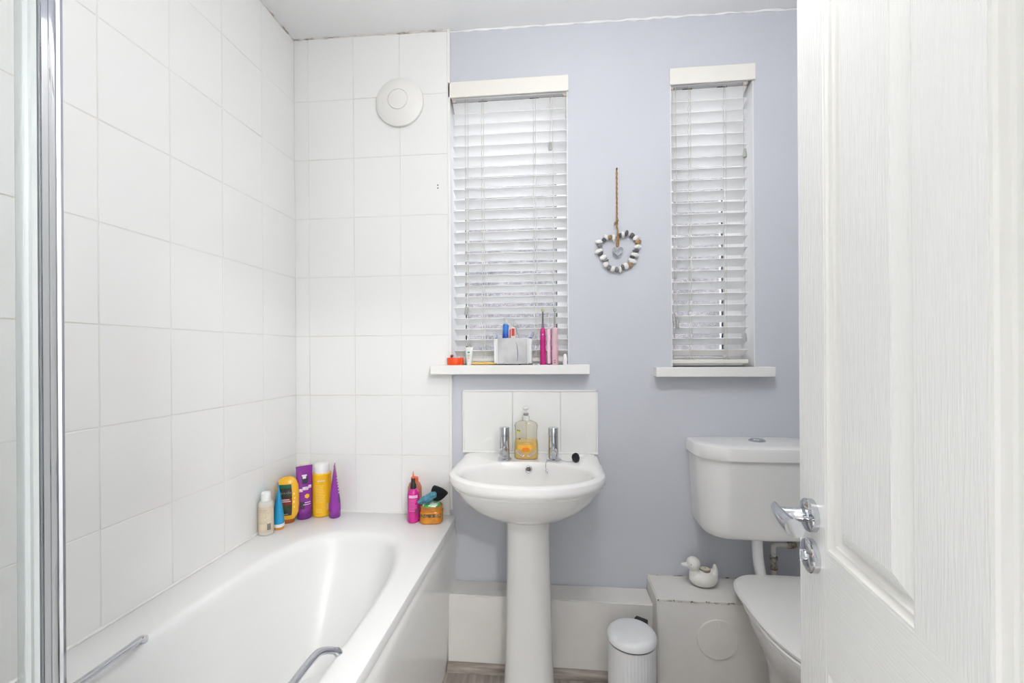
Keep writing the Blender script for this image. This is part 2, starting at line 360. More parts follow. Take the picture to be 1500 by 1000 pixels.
# crumbling paint along the front arris of the boxing
bm = BM(); a_, b_ = wobbly((RX + 0.002, RY + 0.0005, RZ - 0.0015), (0.66, RY + 0.0005, RZ - 0.0015), 0.0026, 70, 0.0018); tube(bm, a_, b_, 6)
obj('chipped_edge', bm, m_crack, cb)
bm = BM(); a_, b_ = wobbly((RX - 0.001, YW - 0.003, RZ + 0.001), (0.72, YW - 0.003, RZ + 0.001), 0.002, 30, 0.0012); tube(bm, a_, b_, 5)
obj('wall_joint', bm, m_crack, cb)
# wood effect bead on the floor
qb = lambda: [(0, 0), (-0.022, 0), (-0.021, 0.012), (-0.015, 0.022), (-0.006, 0.029), (0, 0.03)]
bm = prism(BM(), [(BY + q[0], q[1]) for q in qb()], 'x', -0.424, RX)
struct('trim_floor_bead', bm, m_bead, 'grey wood effect bead along the low boxing')
bm = prism(BM(), [(RY + q[0] * 0.7, q[1] * 0.7) for q in qb()], 'x', RX + 0.0, 0.72)
struct('trim_floor_bead_corner', bm, m_bead, 'grey wood effect bead along the corner boxing')
# ---- outside
struct('wall_outside', bx(-6, 7, 5.0, 5.2, -1, 3.6), m_brickwall, 'pale brick wall outside the windows')
struct('ground_outside', bx(-6, 7, 2.1, 5.0, -0.3, -0.2), m_brickwall, 'paved ground outside the windows')

# ================================================================== WINDOWS AND BLINDS
def window(name, label, W_, sill, mull):
    x0, x1, z0, z1 = W_
    w = tag(bpy.data.objects.new(name, None), label, None, None, 'structure'); C.objects.link(w); w.location = ((x0 + x1) / 2, YW, z0)
    hw, hh = (x1 - x0) / 2, z1 - z0; yf = 0.115
    bm = BM(); f = 0.040
    for a, b, c, d in ((-hw, -hw + f, 0, hh), (hw - mull, hw, 0, hh), (-hw + f, hw - mull, 0, f), (-hw + f, hw - mull, hh - f, hh)): box(bm, a, b, yf, yf + 0.06, c, d, 0.003)
    obj('frame', bm, m_pvc, w)
    bm = BM(); g = 0.004; a, b, c, d = -hw + f, hw - mull, f, hh - f
    for q in ((a, a + g, c, d), (b - g, b, c, d), (a, b, c, c + g), (a, b, d - g, d)): box(bm, q[0], q[1], yf + 0.012, yf + 0.024, q[2], q[3])
    obj('gasket', bm, m_rubber, w)
    bm = BM(); box(bm, a, b, yf + 0.02, yf + 0.022, c, d); obj('pane', bm, m_obscure, w)
    sx0, sx1, sz0, sz1, sy = sill; ox, oz = w.location.x, w.location.z
    obj('sill', fin(bx(sx0 - ox, sx1 - ox, sy - YW, 0.0, sz0 - oz, sz1 - oz, 0.003)), m_gloss_white, w)
    obj('sill_board', fin(bx(-hw + 0.0032, hw - 0.0032, 0.0, yf, -0.02 , 0.0)), m_gloss_white, w)
    return w
window('window_1', 'left window with white frame and obscured glass behind a blind', W1, (-0.505, 0.137, 1.1495, 1.187, 1.74), 0.045)
window('window_2', 'narrow window with white frame and obscured glass behind a blind', W2, (0.392, 0.831, 1.139, 1.176, 1.74), 0.07)

PITCH, SLW, ALPHA = 0.0451, 0.050, math.radians(28)
def slat_mesh(w):
    bm = BM(); pr = []
    for i in range(9):
        u = -0.5 + i / 8; pr.append((u * SLW, 0.0022 * (1 - (2 * u) ** 2)))
    prof = [(a, b + 0.0013) for a, b in pr] + [(a, b - 0.0013) for a, b in pr[::-1]]
    prism(bm, prof, 'x', -w / 2, w / 2); return fin(bm, 40)
def blind(label, W_, xs, ladders, cords, tassels, nsl, z_first, valance):
    x0, x1, z0, z1 = W_; ox = (x0 + x1) / 2; ys = 0.034
    b = thing('venetian_blind', label, 'blind', (ox, YW, z0))
    L = lambda X: X - ox; Zl = lambda Z: Z - z0
    va = obj('valance', bx(L(valance[0]), L(valance[1]), -0.010, -0.002, Zl(valance[2]), Zl(valance[3]), 0.0025), m_valance, b)
    bm = BM(); box(bm, L(xs[0]) - 0.004, L(xs[1]) + 0.002, 0.004, 0.058, Zl(z1) - 0.062, Zl(z1) - 0.012, 0.002)
    hr = obj('head_rail', bm, m_slat, b); zb_ = Zl(z1) - 0.0625
    for X in ladders: obj('slot', bx(L(X) - 0.019, L(X) + 0.019, 0.028, 0.033, zb_ - 0.0006, zb_ + 0.001), m_slot, hr)
    for X in (xs[0] + 0.006, xs[1] - 0.006):
        bm = BM(); box(bm, L(X) - 0.009, L(X) + 0.009, 0.006, 0.024, zb_ - 0.006, zb_, 0.002); cyl(bm, (L(X), 0.012, zb_ - 0.006), (L(X), 0.012, zb_ - 0.010), 0.005, 0.004, 10)
        obj('bracket', bm, m_clip, b)
    me = slat_mesh(xs[1] - xs[0]); me.materials.append(m_slat); first = None
    xm = L((xs[0] + xs[1]) / 2)
    for i in range(nsl):
        # inner edge high, outer edge low
        o = obj('slat', me, None, b, (xm, ys, Zl(z_first) - i * PITCH), (-ALPHA + random.uniform(-0.02, 0.02), random.uniform(-0.0012, 0.0012), 0))
    zlast = Zl(z_first) - (nsl - 1) * PITCH
    obj('bottom_rail', bx(L(xs[0]), L(xs[1]), ys - 0.024, ys + 0.024, 0.012, 0.028, 0.003), m_valance, b)
    for X in ladders:
        bm = BM(); zt = zb_; P1 = []; P2 = []; k = 0
        z = zt
        while z > 0.03:
            j = random.uniform(-0.0016, 0.0016) + (0.002 if k % 2 else -0.002); P1.append((L(X) - 0.002 + j, ys - 0.0235, z)); P2.append((L(X) + 0.006, ys - 0.0236, z)); z -= PITCH / 2; k += 1
        P1.append((L(X) - 0.012 + random.uniform(-.004, .01), ys - 0.025, 0.026)); P2.append((L(X) + 0.014, ys - 0.025, 0.026))
        tube(bm, P1, 0.0008, 5); tube(bm, P2, 0.0008, 5); obj('ladder_cord', bm, m_cord, b)
        P3 = [(q[0] + 0.003, ys + 0.0245, q[2]) for q in P2]; obj('rear_ladder_cord', tube(BM(), P3, 0.0008, 5), m_cord, b)
    for X, zend in cords:
        obj('pull_cord', tube(BM(), [(L(X), ys - 0.027, zb_), (L(X) + 0.001, ys - 0.027, (zb_ + Zl(zend)) / 2), (L(X), ys - 0.028, Zl(zend))], 0.0008, 5), m_cord, b)
    for X, Z in tassels:
        obj('tassel', lathe([(0.001, 0.017), (0.0045, 0.016), (0.0052, 0.012), (0.0078, -0.013), (0.0072, -0.017), (0.001, -0.0175)], 16), m_tassel, b, (L(X), ys - 0.030, Zl(Z)))
    return b
blind('wide white slatted blind above the sill with the toothbrushes', W1, (-0.4205, 0.0535), (-0.2955, -0.079), [(-0.3668, 1.42), (-0.356, 1.27), (-0.0135, 2.08), (-0.0035, 1.33)], [(-0.3668, 1.4127), (-0.356, 1.268), (-0.0132, 2.0816)], 24, 2.2715, (-0.437, 0.0625, 2.297, 2.362))
blind('narrow white slatted blind in the window above the toilet', W2, (0.468, 0.760), (0.538, 0.673), [(0.4737, 1.38), (0.4867, 1.35), (0.7455, 1.30)], [(0.4737, 1.3724), (0.4867, 1.345), (0.748, 2.015), (0.744, 1.291)], 24, 2.269, (0.460, 0.785, 2.294, 2.358))

# ================================================================== BATH
bt = thing('bath', 'white acrylic bath with chrome grips below the tiled walls', 'bath', (-0.76, 0.94, 0))
bX0, bX1, bY0, bY1, bZ = XL + 0.003, -0.4085, YF + 0.002, YB - 0.006, 0.565
def L2(X, Y, Z): return (X + 0.76, Y - 0.94, Z)
NB = 160
def rr(x0, x1, y0, y1, n, z, nf=None):
    cx, cy = (x0 + x1) / 2, (y0 + y1) / 2; out = []
    for i in range(NB):
        t = 2 * PI * i / NB; e = 2 / (nf if nf and math.sin(t) > 0 else n)
        out.append(L2(cx + (x1 - x0) / 2 * sgnpow(math.cos(t), e), cy + (y1 - y0) / 2 * sgnpow(math.sin(t), e), z))
    return out
ix0, ix1, iy0, iy1 = -0.975, -0.486, 0.27, 1.585
bm = BM(); R_ = []
for z_, dx in ((bZ - 0.036, 0.022), (bZ - 0.036, 0.003), (bZ - 0.006, 0.0), (bZ - 0.002, 0.0015), (bZ, 0.006)): R_.append(rr(bX0 + dx, bX1 - dx, bY0 + dx, bY1 - dx, 60, z_))
for d, z_, n_ in ((-0.016, 0.5645, 4.6), (-0.005, 0.5635, 4.2), (0.004, 0.560, 4), (0.011, 0.551, 3.8), (0.017, 0.535, 3.6), (0.023, 0.50, 3.5)):
    R_.append(rr(ix0 + d, ix1 - d, iy0 + d, iy1 - d, n_, z_, n_ * 0.82))
for f_, z_ in ((0.25, 0.42), (0.5, 0.34), (0.72, 0.27), (0.85, 0.225), (0.93, 0.20), (1.0, 0.185)):
    R_.append(rr(ix0 + 0.023 + 0.055 * f_, ix1 - 0.023 - 0.055 * f_, iy0 + 0.023 + 0.05 * f_, iy1 - 0.023 - 0.20 * f_, 3.5, z_, 2.9))
for s_, z_ in ((0.82, 0.176), (0.5, 0.172)):
    a, b, c, d = ix0 + 0.078, ix1 - 0.078, iy0 + 0.073, iy1 - 0.223; cx, cy = (a + b) / 2, (c + d) / 2
    R_.append(rr(cx + (a - cx) * s_, cx + (b - cx) * s_, cy + (c - cy) * s_, cy + (d - cy) * s_, 3.2, z_))
loft(bm, R_, False, True); obj('tub', bm, m_acrylic, bt)
bm = BM(); prof = [(0.0, -0.428), (0.06, -0.426), (0.3, -0.417), (0.44, -0.4115), (0.49, -0.4105), (0.508, -0.413), (0.518, -0.419), (0.5215, -0.428)]
prof = [(L2(x_, 0, z_)[0], z_) for z_, x_ in prof]; back = [(q[0] - 0.006 - 0.0, q[1]) for q in prof[::-1]]
loft(bm, [[(q[0], y - 0.94, q[1]) for q in prof + back] for y in (YF + 0.003, YB - 0.006)])
obj('bath_panel', bm, m_panel, bt)
obj('joint_sealant', tube(tube(BM(), [L2(XL + 0.003, YF + 0.01, bZ + 0.002), L2(XL + 0.003, YB - 0.006, bZ + 0.002)], 0.0045, 8), [L2(XL + 0.003, YB - 0.009, bZ + 0.002), L2(XT, YB - 0.009, bZ + 0.002)], 0.0045, 8), m_gloss_white, bt)
def grip(xe, s):
    """s=+1: grip stands off towards +x"""
    P = smooth_path([L2(xe, 0.945, bZ - 0.012), L2(xe + s * 0.010, 0.936, bZ + 0.006), L2(xe + s * 0.028, 0.912, bZ + 0.020), L2(xe + s * 0.034, 0.880, bZ + 0.022), L2(xe + s * 0.034, 0.80, bZ + 0.021), L2(xe + s * 0.034, 0.72, bZ + 0.022), L2(xe + s * 0.028, 0.688, bZ + 0.020), L2(xe + s * 0.010, 0.664, bZ + 0.006), L2(xe, 0.655, bZ - 0.012)], 6)
    n = len(P); R2 = [0.0092 if 5 < i < n - 6 else 0.012 for i in range(n)]
    g = obj('grip_handle', tube(BM(), P, R2, 14, sy=0.72), m_chrome, bt)
    return g
grip(-0.484, -1); grip(-0.978, 1)
# waste and tap end (out of the frame)
obj('waste', lathe([(0.0001, 0.174), (0.035, 0.174), (0.035, 0.178), (0.02, 0.179), (0.0001, 0.177)], 24), m_chrome, bt, (0.0, -0.42, 0))

# folding shower screen on the bath rim
ss = thing('shower_screen', 'folded glass bath screen with polished chrome profiles', 'shower screen', (-0.4645, 0.11, bZ + 0.006))
zt = 1.42
bm = BM(); box(bm, -0.003, 0.003, 0.02, 0.236, 0.01, zt - 0.01, 0.001); obj('glass_panel', bm, m_glass, ss)
bm = BM(); box(bm, -0.034, -0.028, 0.02, 0.205, 0.01, zt - 0.01, 0.001); obj('glass_panel', bm, m_glass, ss)
prof = [(-0.008, 0.2375), (0.004, 0.2375), (0.008, 0.2395), (0.009, 0.2435), (0.0065, 0.2465), (0.0075, 0.249), (0.0075, 0.2515), (0.009, 0.2535), (0.0085, 0.2562), (0.004, 0.2575), (-0.004, 0.2575), (-0.008, 0.255)]
obj('edge_profile', loft(BM(), [[(a, b, z) for a, b in prof] for z in (0.0, zt)]), m_chrome, ss)
obj('seal_strip', loft(BM(), [[(a, b, z) for a, b in ((-0.004, 0.228), (0.0045, 0.228), (0.006, 0.2305), (0.0045, 0.234), (0.006, 0.2372), (-0.004, 0.2372))] for z in (0.0, zt)]), m_seal, ss)
prof = [(-0.040, 0.198), (-0.022, 0.198), (-0.020, 0.208), (-0.0205, 0.216), (-0.0215, 0.2255), (-0.031, 0.2315), (-0.038, 0.2265), (-0.040, 0.214)]
obj('edge_profile', loft(BM(), [[(a, b, z) for a, b in prof] for z in (0.0, zt)]), m_chrome, ss)
obj('wall_channel', bx(-0.045, 0.012, -0.008, 0.022, 0.0, zt, 0.003), m_chrome, ss)
obj('bottom_seal', bx(-0.006, 0.006, 0.02, 0.236, -0.005, 0.010, 0.002), m_seal, ss)

# ================================================================== BASIN
bs = thing('pedestal_basin', 'white ceramic pedestal basin with chrome pillar taps', 'basin', (-0.0995, YB, 0))
NZ = 96; CY = -0.26
def d_rho(t, hw, yb, ys, fa, n=2.15):
    """radius from (0,CY) to a D outline: straight back at yb, straight sides to ys, curved front of depth fa"""
    c, s = math.cos(t), math.sin(t)
    def inside(r):
        x_, y_ = r * c, CY + r * s
        if y_ > yb: return False
        if y_ >= ys:
            k = 0.03
            ex = max(0, abs(x_) - (hw - k)); ey = max(0, y_ - (yb - k))
            return (ex / k) ** 2 + (ey / k) ** 2 <= 1 if ex > 0 and ey > 0 else abs(x_) <= hw
        return (abs(x_) / hw) ** n + ((ys - y_) / fa) ** n <= 1
    a, b = 0.0, 0.8
    for _ in range(34):
        m_ = (a + b) / 2
        if inside(m_): a = m_
        else: b = m_
    return a
TT = [2 * PI * (i + 0.5) / NZ for i in range(NZ)]
rho = [d_rho(t, 0.2705, -0.001, -0.265, 0.222) for t in TT]
def dring(d, z, sc=1.0):
    return [((rho[i] - d) * sc * math.cos(t), min(CY + (rho[i] - d) * sc * math.sin(t), -0.001), z(i, t) if callable(z) else z) for i, t in enumerate(TT)]
def ering(cx, cy, rx, ry, z, n=2.3):
    out = []
    for i, t in enumerate(TT):
        # same polar angle about (0,CY)
        c, s = math.cos(t), math.sin(t); a, b = 0, 0.6
        for _ in range(30):
            m_ = (a + b) / 2
            if (abs(m_ * c - cx) / rx) ** n + (abs(CY + m_ * s - cy) / ry) ** n <= 1: a = m_
            else: b = m_
        out.append((a * c, CY + a * s, z))
    return out
zr = 0.826
bm = BM(); R_ = []
R_.append(ering(0, -0.275, 0.03, 0.03, 0.672)); R_.append(ering(0, -0.275, 0.10, 0.07, 0.680)); R_.append(ering(0, -0.285, 0.155, 0.105, 0.70)); R_.append(ering(0, -0.297, 0.19, 0.128, 0.735)); R_.append(ering(0, -0.305, 0.208, 0.142, 0.77)); R_.append(ering(0, -0.308, 0.216, 0.148, 0.80)); R_.append(ering(0, -0.309, 0.221, 0.1525, 0.815)); R_.append(ering(0, -0.31, 0.227, 0.1565, 0.8225)); R_.append(ering(0, -0.31, 0.234, 0.161, zr))
lift = lambda i, t: 0.004 * max(0, -math.sin(t))
R_.append(dring(0.022, lambda i, t: zr + 0.001 + lift(i, t))); R_.append(dring(0.011, lambda i, t: zr + lift(i, t))); R_.append(dring(0.003, lambda i, t: zr - 0.006 + lift(i, t))); R_.append(dring(0.0, lambda i, t: zr - 0.016)); R_.append(dring(0.001, lambda i, t: zr - 0.026)); R_.append(dring(0.006, lambda i, t: zr - 0.033)); R_.append(dring(0.019, lambda i, t: zr - 0.0355)); R_.append(dring(0.0195, zr - 0.040)); R_.append(dring(0.015, zr - 0.045))
# underside: bowl narrowing to the pedestal
for k, (f_, z_) in enumerate(((0.03, 0.770), (0.09, 0.745), (0.19, 0.715), (0.33, 0.688), (0.50, 0.665), (0.66, 0.648), (0.80, 0.638))):
    ring = []
    for i, t in enumerate(TT):
        x_, y_ = (rho[i] - 0.015) * math.cos(t), min(CY + (rho[i] - 0.015) * math.sin(t), -0.001)
        yc = -0.19; ring.append((x_ * (1 - f_), yc + (y_ - yc) * (1 - f_ * 0.9) if y_ < yc else min(-0.002, yc + (y_ - yc) * (1 - f_ * 0.35)), z_))
    R_.append(ring)
loft(bm, R_, True, True); obj('bowl', bm, m_ceramic, bs)
# pedestal
def ped(z, hw, yf, yb, n=2.6): return [(hw * sgnpow(math.cos(2 * PI * i / 48), 2 / n), (yf + yb) / 2 + (yb - yf) / 2 * sgnpow(math.sin(2 * PI * i / 48), 2 / n), z) for i in range(48)]
bm = loft(BM(), [ped(0.0, 0.0925, -0.285, -0.135), ped(0.02, 0.0925, -0.285, -0.135), ped(0.06, 0.0905, -0.282, -0.135), ped(0.14, 0.0855, -0.276, -0.132), ped(0.30, 0.0815, -0.272, -0.125), ped(0.48, 0.079, -0.274, -0.11), ped(0.60, 0.0785, -0.280, -0.10), ped(0.655, 0.080, -0.285, -0.10)])
obj('pedestal', bm, m_ceramic, bs)
def tap(xw, yw):
    t = obj('tap', lathe([(0.001, 0), (0.0265, 0), (0.0265, 0.006), (0.0225, 0.009), (0.0195, 0.0095), (0.0195, 0.092), (0.0185, 0.0925), (0.0185, 0.0945), (0.0195, 0.095), (0.0195, 0.122), (0.018, 0.1255), (0.001, 0.1265)], 32), m_chrome, bs, (xw + 0.0995, yw - YB, zr))
    bm = BM(); tube(bm, [(0, -0.012, 0.043), (0, -0.028, 0.041), (0, -0.046, 0.037)], [0.0135, 0.0135, 0.0128], 20); obj('spout', bm, m_chrome, t)
    bm = BM(); tube(bm, [(0, -0.0461, 0.037), (0, -0.0466, 0.0368)], [0.0105, 0.0105], 20); obj('aerator', bm, mat('aerator_mesh', (206, 207, 208), 0.4, metal=0.6, var=0.1, vs=400), t)
    return t
tap(-0.194, 1.668); tp = tap(-0.007, 1.672)
ov = obj('overflow_ring', lathe([(0.0085, 0.0), (0.0135, 0.0), (0.0135, 0.003), (0.0115, 0.0045), (0.0085, 0.003), (0.0085, 0.0)], 24), m_chrome, bs, (0.0, -0.1625, 0.802), (PI / 2 - 0.1, 0, 0))
obj('overflow_mesh', lathe([(0.0001, 0.0), (0.009, 0.0), (0.0088, 0.0012), (0.0001, 0.0016)], 20), mat('overflow_grille', (150, 140, 128), 0.5, metal=0.5, rgb2=(90, 80, 72), vs=300), ov)
pg = obj('plug', lathe([(0.001, 0), (0.0155, 0.0), (0.0172, 0.004), (0.0172, 0.010), (0.001, 0.0105)], 24), m_rubber, bs, (0.0671 + 0.0995 + 0.004, 1.648 - YB, zr + 0.0165), (math.radians(72), 0, math.radians(48)))
def chain(pts, r=0.0012):
    bm = BM(); P = smooth_path(pts, 14)
    tube(bm, P, r * 0.6, 6)
    for i in range(0, len(P), 2): ball(bm, P[i], (r, r, r), 1)
    return bm
o_ = lambda X, Y, Z: (X + 0.0995, Y - YB, Z)
obj('plug_chain', chain([o_(0.018, 1.664, zr + 0.006), o_(0.032, 1.652, zr + 0.003), o_(0.048, 1.645, zr + 0.002), o_(0.066, 1.646, zr + 0.008)]), m_chrome, bs)
bm = chain([o_(-0.026, 1.655, zr + 0.006), o_(-0.033, 1.638, zr + 0.003), o_(-0.036, 1.626, zr - 0.010), o_(-0.034, 1.622, zr - 0.024)])
ball(bm, o_(-0.032, 1.6195, zr - 0.027), (0.0055, 0.004, 0.006), 2); tube(bm, [o_(-0.032, 1.620, zr - 0.031), o_(-0.029, 1.620, zr - 0.037), o_(-0.027, 1.620, zr - 0.034)], 0.0014, 6); obj('chain_end', bm, m_chrome, bs)
obj('basin_waste', lathe([(0.0001, 0.674), (0.021, 0.674), (0.021, 0.677), (0.012, 0.678), (0.0001, 0.676)], 24), m_chrome, bs, (0, -0.275, 0))

obj('sealant_bead', tube(BM(), [(-0.2815, -0.0075, zr + 0.002), (0.2695, -0.0075, zr + 0.002)], 0.0045, 8), m_gloss_white, bs)
# splashback tiles
sp = struct('splashback', bx(-0.3815, 0.1705, YB - 0.003, YW, zr + 0.002, 1.082), m_grout, 'row of three white tiles above the basin')
for a, b in ((-0.3765, -0.1741), (-0.1741, 0.0215), (0.0215, 0.1655)):
    tile(b - a - 0.002, 1.076 - zr - 0.006, sp, ((a + b) / 2, YB - 0.003, (1.076 + zr + 0.006) / 2), 0.0, 0.0008)
bm = BM(); box(bm, -0.3825, -0.3755, YB - 0.009, YW, zr, 1.0835, 0.0015); box(bm, 0.1645, 0.1715, YB - 0.009, YW, zr, 1.0835, 0.0015); box(bm, -0.3825, 0.1715, YB - 0.009, YW, 1.0765, 1.0835, 0.0015)
obj('edge_strip', bm, m_gloss_white, sp)

# ================================================================== TOILET
ci = thing('toilet_cistern', 'white ceramic cistern with chrome flush button on the wall', 'cistern', (0.748, YW - 0.002, 0))
def cring(z, hw, d, r=0.10, N=64):
    """D-like plan: flat back at y=0, big rounded front corners"""
    pts = []
    def arc(cx, cy, rad, a0, a1, n):
        for i in range(n + 1):
            a = a0 + (a1 - a0) * i / n; pts.append((cx + rad * math.cos(a) * r_x, cy + rad * math.sin(a) * r_y, z))
    r_x, r_y = 1.15, 1.0; rad = r
    pts.append((hw, -0.0, z)); pts.append((hw, -(d - rad) * 0.5, z))
    arc(hw - rad * r_x, -(d - rad), rad, 0, -PI / 2, 12)
    pts.append((0, -d - 0.004, z))
    arc(-(hw - rad * r_x), -(d - rad), rad, -PI / 2, -PI, 12)
    pts.append((-hw, -(d - rad) * 0.5, z)); pts.append((-hw, 0, z))
    return pts
bm = loft(BM(), [cring(0.5600, 0.165, 0.135, 0.07), cring(0.5615, 0.184, 0.156, 0.075), cring(0.567, 0.198, 0.168, 0.08), cring(0.577, 0.2055, 0.174, 0.085), cring(0.592, 0.2095, 0.178, 0.088), cring(0.615, 0.212, 0.180, 0.09), cring(0.70, 0.217, 0.183, 0.10), cring(0.80, 0.2215, 0.185, 0.11), cring(0.858, 0.2235, 0.187, 0.11)])
obj('tank', bm, m_ceramic, ci)
bm = loft(BM(), [cring(0.8485, 0.2250, 0.189, 0.11), cring(0.8475, 0.230, 0.194, 0.115), cring(0.851, 0.2325, 0.1965, 0.118), cring(0.886, 0.2315, 0.1955, 0.118), cring(0.8935, 0.229, 0.193, 0.116), cring(0.8965, 0.2235, 0.1875, 0.114), cring(0.898, 0.190, 0.150, 0.10), cring(0.901, 0.15, 0.115, 0.08)])
ld = obj('lid', bm, m_ceramic, ci)
fb = obj('flush_button', lathe([(0.001, 0), (0.0295, 0), (0.0295, 0.004), (0.024, 0.0065), (0.0215, 0.0055), (0.0205, 0.0085), (0.001, 0.0095)], 32), m_chrome, ci, (0.002, -0.0775, 0.9005))
obj('flush_pipe', tube(BM(), smooth_path([(-0.006, -0.095, 0.562), (-0.006, -0.095, 0.50), (-0.003, -0.096, 0.455), (0.003, -0.100, 0.41), (0.006, -0.11, 0.375)], 5), 0.0185, 18), m_pvc, ci)
obj('pipe_nut', cyl(BM(), (-0.006, -0.095, 0.5600), (-0.006, -0.095, 0.543), 0.0235, 0.0225, 8), m_pipe, ci)
wp = thing('water_supply_pipe', 'paint spattered water pipe with tarnished brass valve under the cistern', 'pipe', (0.8265, 1.758, 0.346))
obj('pipe', tube(BM(), smooth_path([(0.0, 0, 0.0), (0, 0, 0.05), (0, 0, 0.135), (0.003, 0, 0.147), (0.014, 0, 0.152), (0.055, 0, 0.152)], 5), 0.0085, 14), m_pipe, wp)
bm = BM(); cyl(bm, (0, 0, 0.058), (0, 0, 0.072), 0.0135, 0.0135, 6); cyl(bm, (0, 0, 0.072), (0, 0, 0.095), 0.0105, 0.0105, 12); cyl(bm, (0, 0, 0.095), (0, 0, 0.108), 0.0135, 0.0135, 6); obj('valve', bm, m_brass, wp)
obj('elbow_nut', cyl(BM(), (0.05, 0, 0.152), (0.078, 0, 0.152), 0.0125, 0.0125, 6), m_brass, wp)
obj('tail_pipe', cyl(BM(), (0.076, 0, 0.152), (0.076, 0, 0.213), 0.0075, 0.0075, 12), m_brass, wp)

to = thing('toilet_pan', 'white ceramic toilet pan with closed seat and lid', 'toilet', (0.798, 1.42, 0))
def pring(z, hw, y0, y1, n=2.3, nb=3.6, N=64):
    cy = y0 + (y1 - y0) * 0.55; out = []
    for i in range(N):
        t = 2 * PI * i / N; s = math.sin(t); e = 2 / (nb if s > 0 else n)
        out.append((hw * sgnpow(math.cos(t), e), cy + ((y1 - cy) if s > 0 else (cy - y0)) * sgnpow(s, e), z))
    return out
obj('bowl', loft(BM(), [pring(0, 0.105, -0.13, 0.165), pring(0.03, 0.102, -0.125, 0.165), pring(0.12, 0.095, -0.12, 0.165), pring(0.20, 0.105, -0.15, 0.17), pring(0.27, 0.135, -0.205, 0.178), pring(0.33, 0.163, -0.25, 0.183), pring(0.365, 0.176, -0.268, 0.185), pring(0.378, 0.178, -0.270, 0.185), pring(0.382, 0.174, -0.266, 0.183)]), m_ceramic, to)
obj('rear_spigot', tube(BM(), [(-0.02, 0.17, 0.362), (-0.018, 0.275, 0.372)], [0.03, 0.026], 18), m_ceramic, to)
obj('seat', loft(BM(), [pring(0.3835, 0.176, -0.268, 0.200), pring(0.385, 0.182, -0.275, 0.205), pring(0.395, 0.184, -0.277, 0.207), pring(0.3985, 0.180, -0.273, 0.204)]), m_gloss_white, to)
obj('lid', loft(BM(), [pring(0.4005, 0.180, -0.273, 0.262, 2.3, 4.0), pring(0.403, 0.1855, -0.279, 0.267, 2.3, 4.0), pring(0.411, 0.1865, -0.280, 0.268, 2.3, 4.0), pring(0.4185, 0.180, -0.274, 0.262, 2.3, 4.0), pring(0.4225, 0.160, -0.255, 0.245, 2.3, 4.0), pring(0.4245, 0.10, -0.19, 0.19, 2.3, 3.0)]), m_gloss_white, to)
for s in (-1, 1): obj('hinge', cyl(BM(), (s * 0.075, 0.196, 0.384), (s * 0.075, 0.196, 0.4), 0.012, 0.012, 14), m_chrome, to)
sc_ = thing('soil_pipe', 'white plastic waste bend behind the toilet pan', 'pipe', (0.798, 1.606, 0.0))
obj('bend', tube(BM(), [(0, 0.0, 0.20), (0, 0.027, 0.20)], 0.052, 20), m_pvc, sc_)

# ================================================================== DOOR
A = math.radians(7.1); DW, DT, DH = 0.686, 0.035, 1.975
E_ = Vector((0.4165, 0.7943, 0)); dv = Vector((math.sin(A), math.cos(A), 0)); hp = E_ - dv * DW
dr = tag(bpy.data.objects.new('door_1', None), 'open white panelled door with chrome lever handle', None, None, 'structure'); C.objects.link(dr)
dr.location = (hp.x, hp.y, 0.008); dr.rotation_euler = (0, 0, PI / 2 - A)
# local x: hinge -> free edge, local y: + towards the side we see (face at y = 0), slab to y = -DT
S = lambda s: DW - s
z_a, z_b, z_c, z_d = 0.19, 0.746, 0.9255, 1.86          # panel openings (local z)
op = [(S(0.290), S(0.092)), (S(0.594), S(0.3865))]
obj('stile', bx(S(0.092), DW, -DT, 0, 0, DH, 0.0012, 1), m_door, dr)
obj('stile', bx(0, S(0.594), -DT, 0, 0, DH, 0.0012, 1), m_door, dr)
for a, b in ((0, z_a), (z_b, z_c), (z_d, DH)): obj('rail', bx(S(0.594), S(0.092), -DT, 0, a, b), m_door_h, dr)
for a, b in ((z_a, z_b), (z_c, z_d)): obj('mullion', bx(S(0.3865), S(0.290), -DT, 0, a, b), m_door, dr)
def frame_loft(x0, x1, z0, z1, prof, mt, name, cap=False):
    rings = [[(x0 + d, y, z0 + d), (x1 - d, y, z0 + d), (x1 - d, y, z1 - d), (x0 + d, y, z1 - d)] for d, y in prof]
    return obj(name, fin(loft(BM(), rings, False, cap), 20), mt, dr)
for x0, x1 in op:
    for z0, z1 in ((z_a, z_b), (z_c, z_d)):
        frame_loft(x0, x1, z0, z1, [(0, -0.0005), (0.003, -0.0012), (0.005, -0.004), (0.009, -0.0065), (0.012, -0.0072), (0.014, -0.0098), (0.019, -0.0122), (0.022, -0.0125)], m_door_s, 'moulding')
        frame_loft(x0, x1, z0, z1, [(0.020, -0.0125), (0.023, -0.0127), (0.043, -0.0035), (0.0435, -0.0022)], m_door, 'panel', True)
        # other face of the door
        frame_loft(x0, x1, z0, z1, [(0, -DT + 0.0005), (0.014, -DT + 0.010), (0.022, -DT + 0.0125), (0.043, -DT + 0.0035), (0.0435, -DT + 0.0022)], m_door, 'rear_panel', True)
